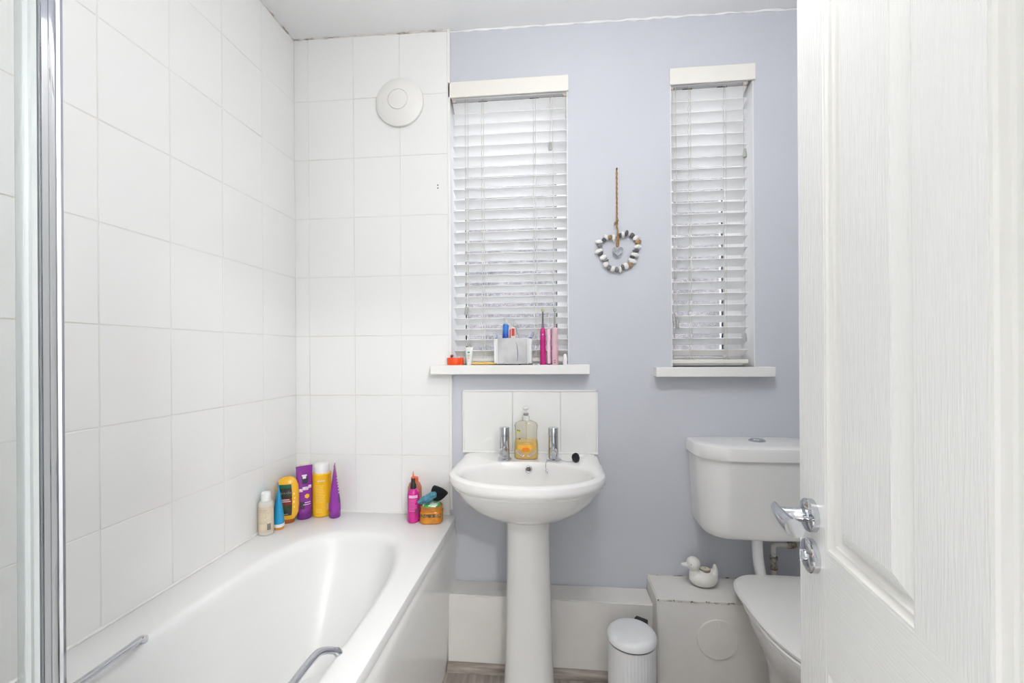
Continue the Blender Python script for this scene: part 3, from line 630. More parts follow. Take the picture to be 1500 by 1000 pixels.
# lever handle and thumb turn
def y_lathe(prof, N=32):   # axis along +y
    bm = lathe(prof, N); bmesh.ops.rotate(bm, verts=bm.verts[:], matrix=Matrix.Rotation(-PI / 2, 3, 'X')); return bm
hd = obj('handle', y_lathe([(0.001, 0), (0.0262, 0), (0.0262, 0.0085), (0.0250, 0.0102), (0.018, 0.0122), (0.012, 0.0128), (0.001, 0.0128)]), m_chrome, dr, (S(0.0495), 0.0, 0.964))
obj('neck', y_lathe([(0.010, 0.012), (0.0115, 0.018), (0.0102, 0.021), (0.0102, 0.050), (0.0001, 0.051)], 20), m_chrome, hd)
lv = []
for i in range(13):
    u = i / 12; xx = 0.012 - u * 0.080; yy = 0.051 + 0.003 * math.sin(u * PI); zz = 0.006 - 0.005 * u
    ry_ = 0.0055 + 0.0075 * u; rz_ = 0.0085 + 0.0030 * u
    cut = 0.55 * (u ** 3)
    lv.append([(xx + cut * rz_ * math.sin(t), yy + ry_ * math.cos(t), zz + rz_ * math.sin(t)) for t in [2 * PI * k / 24 for k in range(24)]])
obj('lever', loft(BM(), lv), m_chrome, hd)
lk = obj('thumb_turn', y_lathe([(0.001, 0), (0.0265, 0), (0.0265, 0.0085), (0.0252, 0.0102), (0.016, 0.0128), (0.001, 0.0134)]), m_chrome, dr, (S(0.0515), 0.0, 0.900))
bm = y_lathe([(0.0095, 0.012), (0.0095, 0.0165), (0.008, 0.018), (0.0001, 0.018)], 20); box(bm, -0.0022, 0.0022, 0.017, 0.0205, -0.0085, 0.0085, 0.001); obj('knob', bm, m_chrome, lk)
for z in (0.2, 1.0, 1.75): obj('hinge', bx(-0.004, 0.004, -0.004, 0.006, z - 0.04, z + 0.04, 0.002), m_chrome, dr)

# ================================================================== WALL ITEMS
ev = thing('air_vent', 'round white domed air vent on the tiles', 'vent', (-0.640, YB - 0.0055, 2.287))
obj('dome', y_lathe([(0.0001, 0), (0.1005, 0), (0.1025, -0.006), (0.1005, -0.013), (0.085, -0.022), (0.060, -0.030), (0.0435, -0.033), (0.0425, -0.031), (0.0410, -0.031), (0.0001, -0.031)][::1], 56), m_vent, ev)
obj('centre_disc', y_lathe([(0.0001, -0.030), (0.0405, -0.030), (0.0405, -0.034), (0.0385, -0.0352), (0.0001, -0.0355)], 40), m_vent, ev)

hw_ = thing('heart_wreath', 'heart shaped wreath of white and grey pebbles hung on twine', 'wall ornament', (0.2517, YW - 0.012, 1.638))
m_pw = mat('white_pebble', (240, 238, 234), 0.7, var=0.05, vs=60, bump=0.2, bs=120)
m_pg = mat('grey_pebble', (148, 148, 150), 0.7, var=0.25, vs=70, bump=0.2, bs=120)
m_pd = mat('dark_grey_pebble', (112, 112, 116), 0.7, var=0.3, vs=70, bump=0.2, bs=120)
m_pt = mat('tan_pebble', (186, 154, 112), 0.8, rgb2=(140, 112, 80), vs=80, bump=0.3, bs=120)
m_jute = mat('jute_twine', (190, 152, 104), 0.95, rgb2=(146, 110, 70), vs=220, bump=0.6, bs=300)
m_zinc = mat('brushed_zinc', (160, 162, 168), 0.5, metal=0.6, rgb2=(120, 122, 130), vs=60)
k_ = 0.0002334; cx_, cy_ = 455, 515
PB = [(398, 282, 60, 125, 3, 'w'), (335, 265, 70, 92, 0, 't'), (262, 262, 62, 108, 32, 'w'), (232, 305, 76, 72, 0, 'd'), (145, 342, 130, 70, 0, 'w'), (165, 405, 95, 66, 0, 'g'), (140, 498, 150, 80, 22, 'w'), (172, 540, 100, 68, 28, 'd'), (218, 608, 130, 95, 28, 'w'), (262, 664, 104, 46, 20, 'g'), (262, 730, 108, 92, 25, 'w'), (318, 785, 85, 88, 0, 'g'), (375, 810, 78, 105, -15, 'w'), (442, 820, 60, 90, 0, 'g'), (502, 825, 60, 120, 10, 'w'), (545, 788, 62, 106, 15, 'd'), (600, 765, 100, 115, 15, 'w'), (672, 745, 82, 100, 20, 't'), (700, 685, 155, 85, -22, 'w'), (708, 612, 95, 56, -18, 'd'), (750, 580, 150, 80, -8, 'w'), (765, 512, 112, 56, 0, 'd'), (797, 440, 125, 76, 0, 'w'), (805, 358, 106, 90, 0, 't'), (770, 290, 115, 84, 22, 'w'), (705, 245, 86, 86, 0, 'd'), (665, 205, 44, 100, -20, 'w'), (612, 205, 58, 106, -12, 'd'), (550, 230, 60, 108, 6, 'w'), (507, 240, 50, 86, 0, 'd')]
cent = []
for i, (px, py, w_, h_, an, c_) in enumerate(PB):
    bm = BM(); ball(bm, (0, 0, 0), (w_ * k_ / 2 * 1.05, 0.0095, h_ * k_ / 2 * 1.05), 2)
    for v in bm.verts: v.co *= random.uniform(0.93, 1.07)
    X_, Z_ = (px - cx_) * k_, (cy_ - py) * k_; cent.append((X_, 0.0, Z_))
    obj('pebble', bm, {'w': m_pw, 'g': m_pg, 'd': m_pd, 't': m_pt}[c_], hw_, (X_, 0, Z_), (0, -math.radians(an), 0))
obj('wire', tube(BM(), smooth_path(cent + [cent[0]], 3), 0.0012, 6), m_zinc, hw_)
tw = []
bm = BM()
for s in (-1, 1):
    P = [(s * 0.0012 + 0.0012 * math.sin(i * 2.1 + s), 0.002, 0.333 - i * 0.0066) for i in range(38)]; tube(bm, P, 0.0021, 7)
obj('twine', bm, m_jute, hw_)
bm = BM(); tube(bm, [(0, -0.009, 0.090), (0.0008, -0.012, 0.06), (0.0, -0.011, 0.03), (0, -0.010, 0.016)], [0.0028, 0.0045, 0.0062, 0.0045], 8); obj('twine_loop', bm, m_jute, hw_)
bm = BM(); ball(bm, (0.0, -0.004, 0.124), (0.0055, 0.005, 0.0062), 2); ball(bm, (-0.006, -0.004, 0.113), (0.0065, 0.005, 0.006), 2)
for i in range(8): tube(bm, [(-0.004, -0.004, 0.114), (-0.008 - random.uniform(0, .006), -0.006, 0.106 + random.uniform(-0.004, 0.006))], [0.0014, 0.0007], 5)
obj('knot', bm, m_jute, hw_)
ht = []
for i in range(40):
    t = 2 * PI * i / 40; hx = 16 * math.sin(t) ** 3; hz = 13 * math.cos(t) - 5 * math.cos(2 * t) - 2 * math.cos(3 * t) - math.cos(4 * t); ht.append((hx / 16 * 0.0215, hz / 16 * 0.0215))
obj('heart_charm', prism(BM(), ht, 'y', -0.0130, -0.0095), m_zinc, hw_)
obj('nail', cyl(BM(), (0, 0.011, 0.331), (0, -0.004, 0.332), 0.002, 0.0026, 10), m_black, hw_)

# ================================================================== PEDAL BIN
pbn = thing('pedal_bin', 'small white fluted pedal bin with domed lid', 'bin', (0.252, 1.505, 0.0), math.radians(-32))
N_ = 180; rib = lambda i: 0.0012 * (1 if (i // 2) % 2 else 0) 
bm = loft(BM(), [[((r - (rib(i) if rb else 0)) * math.cos(2 * PI * i / N_), (r - (rib(i) if rb else 0)) * math.sin(2 * PI * i / N_), z) for i in range(N_)] for r, z, rb in ((0.078, 0.0, 0), (0.079, 0.008, 0), (0.079, 0.014, 1), (0.079, 0.262, 1), (0.0785, 0.2665, 0), (0.074, 0.268, 0))])
m_bin = mat('white_enamelled_metal', (236, 237, 238), 0.35, var=0.015)
obj('bin_body', bm, m_bin, pbn)
obj('rubber_gap', lathe([(0.001, 0.2675), (0.0765, 0.2675), (0.0765, 0.2725), (0.001, 0.2725)], 48), m_rubber, pbn)
obj('bin_lid', lathe([(0.001, 0.2722), (0.0795, 0.2722), (0.0815, 0.275), (0.0815, 0.283), (0.0785, 0.2915), (0.072, 0.2975), (0.062, 0.3005), (0.035, 0.302), (0.0001, 0.3024)], 64), m_bin, pbn)
obj('hinge', bx(-0.022, 0.022, 0.074, 0.096, 0.262, 0.297, 0.004), m_black, pbn)
obj('pedal', bx(-0.02, 0.02, -0.105, -0.07, 0.006, 0.014, 0.003), m_black, pbn)

# ================================================================== DUCK TEALIGHT HOLDER
dk = thing('duck_tealight_holder', 'white crackled ceramic duck holding a tealight', 'ornament', (0.553, 1.722, RZ + 0.0012))
m_duck = mat('crackled_white_ceramic', (236, 233, 228), 0.35, rgb2=(170, 164, 158), vs=9, lo=0.66, hi=0.74, bump=0.05, bs=40)
bm = BM()
ball(bm, (0.004, 0, 0.032), (0.054, 0.036, 0.032), 3); ball(bm, (0.004, 0, 0.016), (0.046, 0.030, 0.016), 3); ball(bm, (-0.030, 0, 0.045), (0.020, 0.021, 0.026), 3); ball(bm, (-0.034, 0, 0.083), (0.0265, 0.025, 0.027), 3)
ball(bm, (0.047, 0, 0.060), (0.0095, 0.013, 0.026), 3, Matrix.Rotation(-0.12, 3, 'Y')); ball(bm, (0.040, 0, 0.046), (0.016, 0.022, 0.020), 3)
ball(bm, (-0.036, 0, 0.106), (0.010, 0.006, 0.004), 2, Matrix.Rotation(0.3, 3, 'Y'))
o = obj('body', bm, m_duck, dk)
md = o.modifiers.new('remesh', 'REMESH'); md.mode = 'VOXEL'; md.voxel_size = 0.0022; md.use_smooth_shade = True
sm = o.modifiers.new('smooth', 'SMOOTH'); sm.factor = 0.5; sm.iterations = 6
bm = BM(); tube(bm, [(-0.052, 0, 0.080), (-0.064, 0, 0.078), (-0.0735, 0, 0.080), (-0.078, 0, 0.083)], [0.012, 0.0095, 0.0065, 0.0015], 14, sy=0.8); obj('beak', bm, m_duck, dk)
for s_ in (-1, 1): obj('eye', ball(BM(), (-0.047, s_ * 0.0200, 0.088), (0.002, 0.002, 0.0026), 1), m_slot, dk)
tl = obj('tealight', lathe([(0.001, 0.0), (0.0195, 0.0), (0.0195, 0.010), (0.0185, 0.010), (0.018, 0.0075), (0.001, 0.007)], 28), mat('tealight_tin', (172, 160, 140), 0.4, metal=0.5, var=0.2), dk, (0.009, 0, 0.0575))
obj('wax', lathe([(0.001, 0.0065), (0.018, 0.0065), (0.018, 0.0085), (0.001, 0.009)], 24), mat('cream_wax', (226, 218, 200), 0.5, var=0.05), tl)
obj('wick', cyl(BM(), (0, 0, 0.0085), (0.001, 0, 0.013), 0.0008, 0.0008, 6), m_black, tl)

# ================================================================== TOILETRIES ON THE BATH LEDGE
def flat(name, rgb, rough=0.3, **k): return mat(name, rgb, rough, var=k.pop('var', 0.03), vs=k.pop('vs', 12), **k)
zr_b = bZ + 0.0005
m_wcap = flat('white_plastic_cap', (244, 244, 242)); m_yel = flat('yellow_plastic', (247, 190, 34), 0.25); m_pur = flat('purple_plastic', (138, 52, 152), 0.25)
m_print_w = flat('white_print', (236, 226, 232), 0.5); m_print_d = flat('dark_print', (52, 40, 66), 0.5); m_print_y = flat('pale_yellow_print', (255, 226, 140), 0.5)
FR = -PI / 2      # angle of the side that faces the camera before rotation
# 1 cream bottle
b1 = thing('lotion_bottle', 'small cream bottle with white cap and barcode beside blue tube', 'bottle', (-1.0795, 1.540, zr_b), math.radians(30))
rg = [(0, 0.0235, 0.0235), (0.003, 0.0258, 0.0258), (0.108, 0.0258, 0.0258), (0.117, 0.0252, 0.0252), (0.122, 0.022, 0.022), (0.124, 0.015, 0.015)]
obj('body', sloft(rg), flat('frosted_plastic', (214, 210, 200), 0.3), b1)
obj('label', patch(BM(), rg, FR - 1.5, FR + 1.5, 0.012, 0.106, 0.0005, 20, 4), flat('cream_label', (226, 212, 186), 0.5, rgb2=(206, 190, 170), vs=20), b1)
obj('print', lines(rg, [(FR - 1.0 + random.uniform(0, .1), FR + 0.25 + random.uniform(-.4, .2), 0.046 + 0.006 * i, 0.0014) for i in range(9)]), flat('taupe_print', (178, 164, 140), 0.6), b1)
obj('barcode', lines(rg, [(FR + 0.22 + 0.055 * i, FR + 0.22 + 0.055 * i + (0.03 if i % 3 else 0.045), 0.032, 0.024) for i in range(9)], 0.0009), flat('barcode_ink', (70, 72, 88), 0.6), b1)
obj('cap', sloft([(0.122, 0.0155, 0.0155), (0.124, 0.0165, 0.0165), (0.152, 0.016, 0.016), (0.155, 0.014, 0.014)]), m_wcap, b1)
# 2 blue tube
def squeeze_tube(name, label, loc, rz, capmat, capband, bodymat, h, rx, ry, caph, wtop, group=None, bands=()):
    t = thing(name, label, 'tube', loc, rz, group)
    rg = [(caph, rx, ry, 2.0), (caph + 0.02, rx, ry * 0.99, 2.0), (h * 0.5, rx * 1.0 + (wtop - rx) * 0.4, ry * 0.72, 2.0), (h * 0.8, rx + (wtop - rx) * 0.8, ry * 0.34, 2.3), (h - 0.010, wtop, 0.0022, 3), (h, wtop, 0.0016, 4)]
    obj('body', sloft(rg), bodymat, t)
    obj('cap', sloft([(0, rx * 0.93, ry * 0.93), (0.002, rx * 0.97, ry * 0.97), (caph, rx * 0.985, ry * 0.985)]), capmat, t)
    bm = BM()
    patch(bm, rg, FR - 1.55, FR + 1.55, h - 0.008, h - 0.001, 0.0006, 10, 1); obj('crimp', bm, bodymat, t)
    return t, rg
t2, rg = squeeze_tube('sun_cream_tube', 'blue squeeze tube with white band and orange cap', (-1.066, 1.594, zr_b), math.radians(-52), flat('orange_cap', (226, 146, 40)), None, flat('sky_blue_plastic', (40, 158, 208), 0.25), 0.170, 0.028, 0.0205, 0.009, 0.030)
obj('white_band', patch(BM(), rg, 0, 2 * PI, 0.010, 0.022, 0.0005, 32, 2), m_wcap, t2)
obj('print', lines(rg, [(FR - 0.5, FR + 0.1, 0.034 + 0.004 * i, 0.002) for i in range(5)]), m_print_w, t2)
# 3 yellow conditioner, stands on its cap
b3 = thing('conditioner_bottle', 'yellow upside down bottle with black and green label', 'bottle', (-1.0655, 1.650, zr_b), math.radians(22))
rg = [(0.016, 0.027, 0.017, 2.4), (0.024, 0.034, 0.021, 2.4), (0.040, 0.0405, 0.0235, 2.5), (0.075, 0.043, 0.0245, 2.5), (0.120, 0.0425, 0.024, 2.5), (0.148, 0.040, 0.0225, 2.4), (0.166, 0.034, 0.019, 2.3), (0.177, 0.024, 0.0135, 2.2), (0.183, 0.010, 0.006, 2)]
obj('body', sloft(rg, 40), flat('golden_yellow_plastic', (242, 186, 52), 0.25), b3)
obj('cap', sloft([(0, 0.023, 0.0155), (0.002, 0.025, 0.0165), (0.016, 0.026, 0.017)]), flat('brown_cap', (160, 88, 28)), b3)
obj('label', patch(BM(), rg, FR - 0.98, FR + 0.42, 0.034, 0.156, 0.0006, 12, 10), flat('black_label', (40, 40, 40), 0.35, rgb2=(70, 66, 50), vs=60), b3)
obj('green_band', patch(BM(), rg, FR - 0.96, FR + 0.40, 0.142, 0.155, 0.0009, 10, 2), flat('green_print', (26, 96, 62), 0.4), b3)
obj('red_panel', patch(BM(), rg, FR - 0.6, FR + 0.40, 0.076, 0.102, 0.0009, 8, 2), flat('red_print', (132, 44, 30), 0.4), b3)
obj('print', lines(rg, [(FR - 0.45, FR + 0.2, 0.097, 0.003), (FR - 0.5, FR + 0.3, 0.090, 0.003), (FR - 0.6, FR + 0.1, 0.040, 0.0015)], 0.0012), m_print_w, b3)
obj('leaf_print', lines(rg, [(FR - 0.35, FR + 0.05, 0.07, 0.012), (FR - 0.25, FR + 0.2, 0.060, 0.006)], 0.0012), flat('leaf_green', (58, 80, 40), 0.5), b3)
obj('splash_print', lines(rg, [(FR + 0.55, FR + 0.68, 0.118, 0.008), (FR + 0.6, FR + 0.75, 0.100, 0.006), (FR + 0.52, FR + 0.66, 0.086, 0.010), (FR + 0.6, FR + 0.7, 0.066, 0.006)], 0.001), m_print_y, b3)
text_on('lettering', 'Blends', rg, FR - 0.2, 0.124, 0.014, 0.032, flat('grey_print', (150, 150, 142), 0.5), b3, 0.0012)
# 4 purple tube, face on
t4, rg = squeeze_tube('shampoo_tube', 'purple squeeze tube showing its printed front between two yellow bottles', (-1.0235, 1.699, zr_b), math.radians(42), flat('purple_cap', (112, 36, 128), 0.3), None, m_pur, 0.214, 0.0275, 0.0215, 0.030, 0.031)
obj('print', lines(rg, [(FR - 0.28, FR + 0.20, 0.176, 0.005), (FR - 0.2, FR + 0.12, 0.168, 0.010), (FR - 0.1, FR + 0.75, 0.068, 0.0028), (FR - 0.3, FR + 0.75, 0.060, 0.0022)]), m_print_w, t4)
for e_ in ((FR - 0.3, FR + 0.35, 0.155, 0.026), (FR - 0.75, FR - 0.1, 0.058, 0.03)): obj('emblem', lines(rg, [e_], 0.0005), m_print_d, t4)
obj('name_panel', lines(rg, [(FR - 0.9, FR - 0.3, 0.118, 0.012), (FR - 0.3, FR + 0.4, 0.124, 0.013), (FR + 0.4, FR + 0.95, 0.129, 0.012)], 0.0009), flat('lilac_print', (196, 170, 200), 0.5, rgb2=(238, 226, 236), vs=140), t4)
obj('flower', lines(rg, [(FR - 0.05, FR + 0.55, 0.093, 0.011), (FR + 0.1, FR + 0.4, 0.093, 0.017)], 0.0009), m_yel, t4)
# 5 yellow cylinder
b5 = thing('shampoo_bottle', 'tall yellow cylindrical bottle with white domed cap', 'bottle', (-0.9725, 1.7425, zr_b), math.radians(22))
rg = [(0, 0.034, 0.034), (0.004, 0.037, 0.037), (0.168, 0.037, 0.037), (0.174, 0.0368, 0.0368), (0.177, 0.034, 0.034)]
obj('body', sloft(rg, 40), m_yel, b5)
obj('cap', sloft([(0.176, 0.0305, 0.0305), (0.205, 0.0305, 0.0300), (0.213, 0.0285, 0.027), (0.217, 0.022, 0.020)]), m_wcap, b5)
obj('print', lines(rg, [(FR - 0.55, FR + 0.35 + random.uniform(-.2, .2), 0.062 + 0.0068 * i, 0.0022) for i in range(11)] + [(FR - 0.5, FR + 0.1, 0.034 - 0.006 * i, 0.002) for i in range(3)]), flat('amber_print', (252, 214, 98), 0.5), b5)
text_on('lettering', 'elvive', rg, FR + 0.05, 0.150, 0.013, 0.037, m_wcap, b5, 0.0009)
obj('barcode', lines(rg, [(FR + 0.62, FR + 0.8, 0.04, 0.026)], 0.0009), flat('pale_pink_print', (250, 206, 150), 0.5), b5)
# bottle half hidden behind the purple tube
bh = thing('hidden_bottle', 'pale bottle standing in the corner behind the purple tube', 'bottle', (-1.056, 1.757, zr_b))
obj('body', sloft([(0, 0.022, 0.022), (0.003, 0.025, 0.025), (0.17, 0.025, 0.025), (0.18, 0.02, 0.02)]), flat('pale_pink_plastic', (232, 208, 196), 0.3), bh)
obj('cap', sloft([(0.18, 0.0215, 0.0215), (0.207, 0.0205, 0.0205), (0.211, 0.016, 0.016)]), flat('pale_cream_cap', (240, 230, 220), 0.3), bh)
# 6 purple tube edge on
t6, rg = squeeze_tube('conditioner_tube', 'purple squeeze tube turned edge on beside the tall yellow bottle', (-0.908, 1.727, zr_b), math.radians(-66), flat('purple_cap_b', (128, 44, 146), 0.3), None, flat('violet_plastic', (150, 58, 168), 0.25), 0.214, 0.027, 0.0225, 0.026, 0.030)
obj('print', lines(rg, [(PI / 2 - 0.55, PI / 2 - 0.2, 0.16 - 0.012 * i, 0.005) for i in range(6)]), m_print_w, t6)
obj('emblem', lines(rg, [(PI / 2 - 0.7, PI / 2 - 0.1, 0.070, 0.024)], 0.0009), m_print_d, t6)
# 7 pink bottles with nozzles
def nozzle_bottle(name, label, loc, rz, bodymat, capmat, nozmat, R, hb, full):
    t = thing(name, label, 'bottle', loc, rz)
    rg = [(0, R * 0.9, R * 0.9), (0.003, R, R), (hb - 0.024, R, R), (hb - 0.014, R * 0.94, R * 0.94), (hb - 0.005, R * 0.74, R * 0.74), (hb, R * 0.52, R * 0.52)]
    obj('body', sloft(rg), bodymat, t)
    obj('cap', sloft([(hb - 0.003, 0.0125, 0.0125), (hb + 0.016, 0.0115, 0.0115), (hb + 0.020, 0.0085, 0.0085), (hb + 0.040, 0.0075, 0.0075)]), capmat, t)
    obj('nozzle', sloft([(hb + 0.038, 0.0055, 0.0055), (hb + 0.068, 0.0012, 0.0012)], 16), nozmat, t)
    return t, rg
m_pink = flat('hot_pink_plastic', (202, 40, 140), 0.25); m_ornoz = flat('orange_nozzle', (240, 112, 62), 0.3)
t7, rg = nozzle_bottle('hair_oil_bottle', 'hot pink bottle with black collar and orange pointed nozzle', (-0.566, 1.702, zr_b), math.radians(16), m_pink, m_black, m_ornoz, 0.0235, 0.132, True)
obj('label_band', lines(rg, [(FR - 0.75, FR + 0.75, 0.104, 0.011)]), flat('pale_pink_band', (246, 190, 224), 0.5), t7)
obj('print', lines(rg, [(FR - 0.75, FR + 0.55 + random.uniform(-.3, .15), 0.092 - 0.0055 * i, 0.0018) for i in range(9)]), flat('pink_print', (234, 122, 190), 0.5), t7)
obj('barcode', lines(rg, [(FR + 0.22, FR + 0.85, 0.034 + 0.0032 * i, 0.0018) for i in range(8)], 0.001), flat('barcode_grey', (86, 70, 88), 0.5), t7)
t7b = thing('serum_bottle', 'coral bottle mostly hidden behind the hot pink bottle', 'bottle', (-0.578, 1.756, zr_b))
rg = [(0, 0.027, 0.024), (0.003, 0.0285, 0.025), (0.118, 0.0285, 0.025), (0.136, 0.022, 0.021), (0.142, 0.016, 0.016)]
obj('body', sloft(rg), flat('coral_brown_plastic', (196, 122, 96), 0.25), t7b)
obj('cap', sloft([(0.141, 0.0155, 0.0155), (0.160, 0.015, 0.015), (0.162, 0.012, 0.012)]), m_ornoz, t7b)
# 8 scrub jar with what lies on it
j8 = thing('scrub_jar', 'amber jar of scrub with brown lid beside the pink bottle', 'jar', (-0.494, 1.711, zr_b), math.radians(8))
rg = [(0, 0.040, 0.036, 3.4), (0.003, 0.044, 0.040, 3.6), (0.042, 0.0445, 0.0405, 3.6), (0.048, 0.042, 0.038, 3)]
obj('body', sloft(rg, 48), flat('amber_scrub', (214, 142, 28), 0.2, rgb2=(190, 116, 24), vs=50), j8)
obj('label', patch(BM(), rg, FR - 0.95, FR + 0.95, 0.028, 0.041, 0.0006, 12, 1), flat('brown_patterned_label', (178, 136, 74), 0.5, rgb2=(92, 68, 50), vs=160, lo=0.45, hi=0.55), j8)
obj('lid', sloft([(0.046, 0.040, 0.038, 2.2), (0.048, 0.0425, 0.0395, 2.2), (0.064, 0.043, 0.040, 2.2), (0.066, 0.041, 0.038, 2.2), (0.062, 0.036, 0.034, 2.2)], 40), flat('tan_jar_lid', (206, 134, 48), 0.4, rgb2=(180, 104, 40), vs=30), j8)
obj('green_seal', sloft([(0.0622, 0.037, 0.035, 2.2), (0.072, 0.034, 0.032, 2.2), (0.075, 0.02, 0.02, 2.2)], 32), flat('green_white_print', (72, 176, 96), 0.4, rgb2=(226, 240, 226), vs=45, lo=0.5, hi=0.55), j8)
zj = zr_b + 0.0755
mt_ = thing('exfoliating_mitt', 'black folded exfoliating mitt lying on the jar', 'mitt', (-0.478, 1.728, zj))
poly = [(-0.035, 0.002), (0.012, 0.0), (0.028, 0.010), (0.047, 0.030), (0.040, 0.038), (0.020, 0.050), (-0.004, 0.0585), (-0.016, 0.060), (-0.017, 0.046), (-0.026, 0.030)]
bm = prism(BM(), poly, 'y', -0.009, 0.009); bmesh.ops.bevel(bm, geom=bm.edges[:], offset=0.003, segments=2, affect='EDGES')
obj('mitt_body', bm, mat('black_knit', (30, 30, 34), 0.95, var=0.3, vs=200, bump=0.5, bs=400), mt_, (0, 0, 0), (-0.08, 0, 0))
cl = thing('cloth_scrap', 'teal crumpled cloth draped on the black mitt', 'cloth', (-0.504, 1.700, zj))
bm = BM()
for (a, b, c), (r1, r2, r3_), an in (((-0.020, -0.004, 0.012), (0.026, 0.013, 0.012), 0.5), ((0.0, -0.006, 0.024), (0.026, 0.012, 0.012), 0.45), ((0.020, -0.007, 0.035), (0.016, 0.011, 0.013), 0.1), ((0.008, -0.010, 0.014), (0.020, 0.010, 0.008), 0.7), ((-0.032, -0.006, 0.006), (0.011, 0.010, 0.008), 0.2)):
    ball(bm, (a, b, c), (r1, r2, r3_), 3, Matrix.Rotation(-an, 3, 'Y'))
o = obj('cloth_body', bm, mat('teal_cloth', (88, 150, 168), 0.9, rgb2=(52, 98, 116), vs=40, bump=0.7, bs=90), cl)
md = o.modifiers.new('remesh', 'REMESH'); md.mode = 'VOXEL'; md.voxel_size = 0.0014; md.use_smooth_shade = True
tx = bpy.data.textures.new('crumple', 'CLOUDS'); tx.noise_scale = 0.012
dm = o.modifiers.new('crumple', 'DISPLACE'); dm.texture = tx; dm.strength = 0.010; dm.mid_level = 0.5

# ================================================================== THINGS ON THE WINDOW SILL
ZS = 1.187
tb = thing('orange_tub', 'round orange tub with red trinkets at the end of the sill', 'tub', (-0.4085, 1.775, ZS))
obj('tub_body', lathe([(0.001, 0), (0.032, 0), (0.034, 0.003), (0.0345, 0.026), (0.0335, 0.030), (0.0315, 0.030), (0.0315, 0.012), (0.001, 0.011)], 40), flat('bright_orange_plastic', (250, 84, 28), 0.3), tb)
tr_ = thing('trinket', 'dark red and green trinket poking out of orange tub', 'trinket', (-0.423, 1.775, ZS + 0.0112))
bm = BM(); ball(bm, (0, 0, 0.026), (0.007, 0.006, 0.006), 2); tube(bm, [(-0.004, 0, 0.0), (-0.002, 0, 0.02)], 0.003, 8); obj('trinket_body', bm, flat('dark_red_plastic', (160, 34, 52), 0.4, rgb2=(90, 110, 70), vs=60), tr_)
tr_ = thing('trinket', 'pink and white trinket lying in orange tub', 'trinket', (-0.397, 1.775, ZS + 0.0112))
bm = BM(); ball(bm, (0.006, 0, 0.018), (0.006, 0.005, 0.005), 2); ball(bm, (-0.006, 0, 0.014), (0.009, 0.008, 0.006), 2); ball(bm, (0.0, 0, 0.006), (0.01, 0.008, 0.006), 2); obj('trinket_body', bm, flat('pink_white_plastic', (238, 214, 216), 0.4, rgb2=(200, 60, 96), vs=50, lo=0.5, hi=0.6), tr_)
tt = thing('cream_tube', 'small clear white cosmetic tube standing on its cap', 'tube', (-0.351, 1.775, ZS))
rg = [(0.012, 0.0125, 0.0115), (0.03, 0.0128, 0.010), (0.06, 0.0155, 0.0045), (0.073, 0.0172, 0.0012, 3)]
obj('body', sloft(rg), flat('milky_plastic', (226, 230, 222), 0.25), tt); obj('cap', sloft([(0, 0.010, 0.010), (0.001, 0.0108, 0.0108), (0.013, 0.0108, 0.0108)]), flat('white_tube_cap', (240, 240, 240), 0.25), tt)
obj('teal_dot', lines(rg, [(FR - 0.28, FR + 0.28, 0.052, 0.006)], 0.0009), flat('teal_print', (24, 136, 128), 0.4), tt)
obj('print', lines(rg, [(FR - 0.4, FR + 0.4, 0.042 - 0.0035 * i, 0.0014) for i in range(3)], 0.0009), flat('sage_print', (150, 168, 154), 0.4), tt)
obj('orange_print', lines(rg, [(FR - 0.3, FR + 0.3, 0.028, 0.005)], 0.0009), flat('peach_print', (236, 180, 146), 0.4), tt)
def toothbrush(name, label, loc, rot, hmat, bmat, neckmat=None, ln=0.17, grp=None):
    t = thing(name, label, 'toothbrush', loc); t.rotation_euler = rot
    # along local z, bristles to -y
    obj('handle', sloft([(0, 0.004, 0.003), (0.004, 0.0062, 0.0045), (0.05, 0.0066, 0.005), (0.09, 0.0055, 0.0042), (0.115, 0.0036, 0.0034), (ln - 0.026, 0.0036, 0.003), (ln - 0.022, 0.0062, 0.0028), (ln - 0.004, 0.006, 0.0026), (ln, 0.003, 0.002)], 16), hmat, t)
    bm = BM()
    for i in range(5):
        for s in (-1, 0, 1): box(bm, s * 0.0035 - 0.0014, s * 0.0035 + 0.0014, -0.0125 - 0.001 * (i % 2), -0.0022, ln - 0.022 + i * 0.004, ln - 0.0192 + i * 0.004)
    obj('bristles', bm, bmat, t)
    return t
m_bris = flat('white_bristles', (238, 240, 244), 0.7)
toothbrush('toothbrush', 'amber yellow toothbrush lying flat along the sill', (-0.336, 1.757, ZS + 0.0070), (PI / 2 - 0.0, PI, PI / 2 + 0.06) , mat('amber_translucent_plastic', (244, 190, 84), 0.2, rgb2=(240, 206, 130), vs=30), flat('yellow_bristles', (226, 200, 60), 0.7), ln=0.150)
hl = thing('toothbrush_holder', 'white square marbled toothbrush holder on the sill', 'toothbrush holder', (-0.1685, 1.772, ZS))
m_marb = mat('grey_veined_marble', (206, 206, 206), 0.15, rgb2=(186, 186, 188), vs=14, lo=0.4, hi=0.6)
def tray(hw, d0, d1, z0, z1, t):
    bm = BM(); box(bm, -hw, hw, d0, d1, z0, z0 + t); box(bm, -hw, hw, d0, d0 + t, z0 + t, z1); box(bm, -hw, hw, d1 - t, d1, z0 + t, z1); box(bm, -hw, -hw + t, d0 + t, d1 - t, z0 + t, z1); box(bm, hw - t, hw, d0 + t, d1 - t, z0 + t, z1); return bm
m_hold = flat('white_glossy_resin', (240, 240, 240), 0.15)
obj('cup', tray(0.064, -0.024, 0.024, 0.004, 0.1065, 0.004), m_hold, hl)
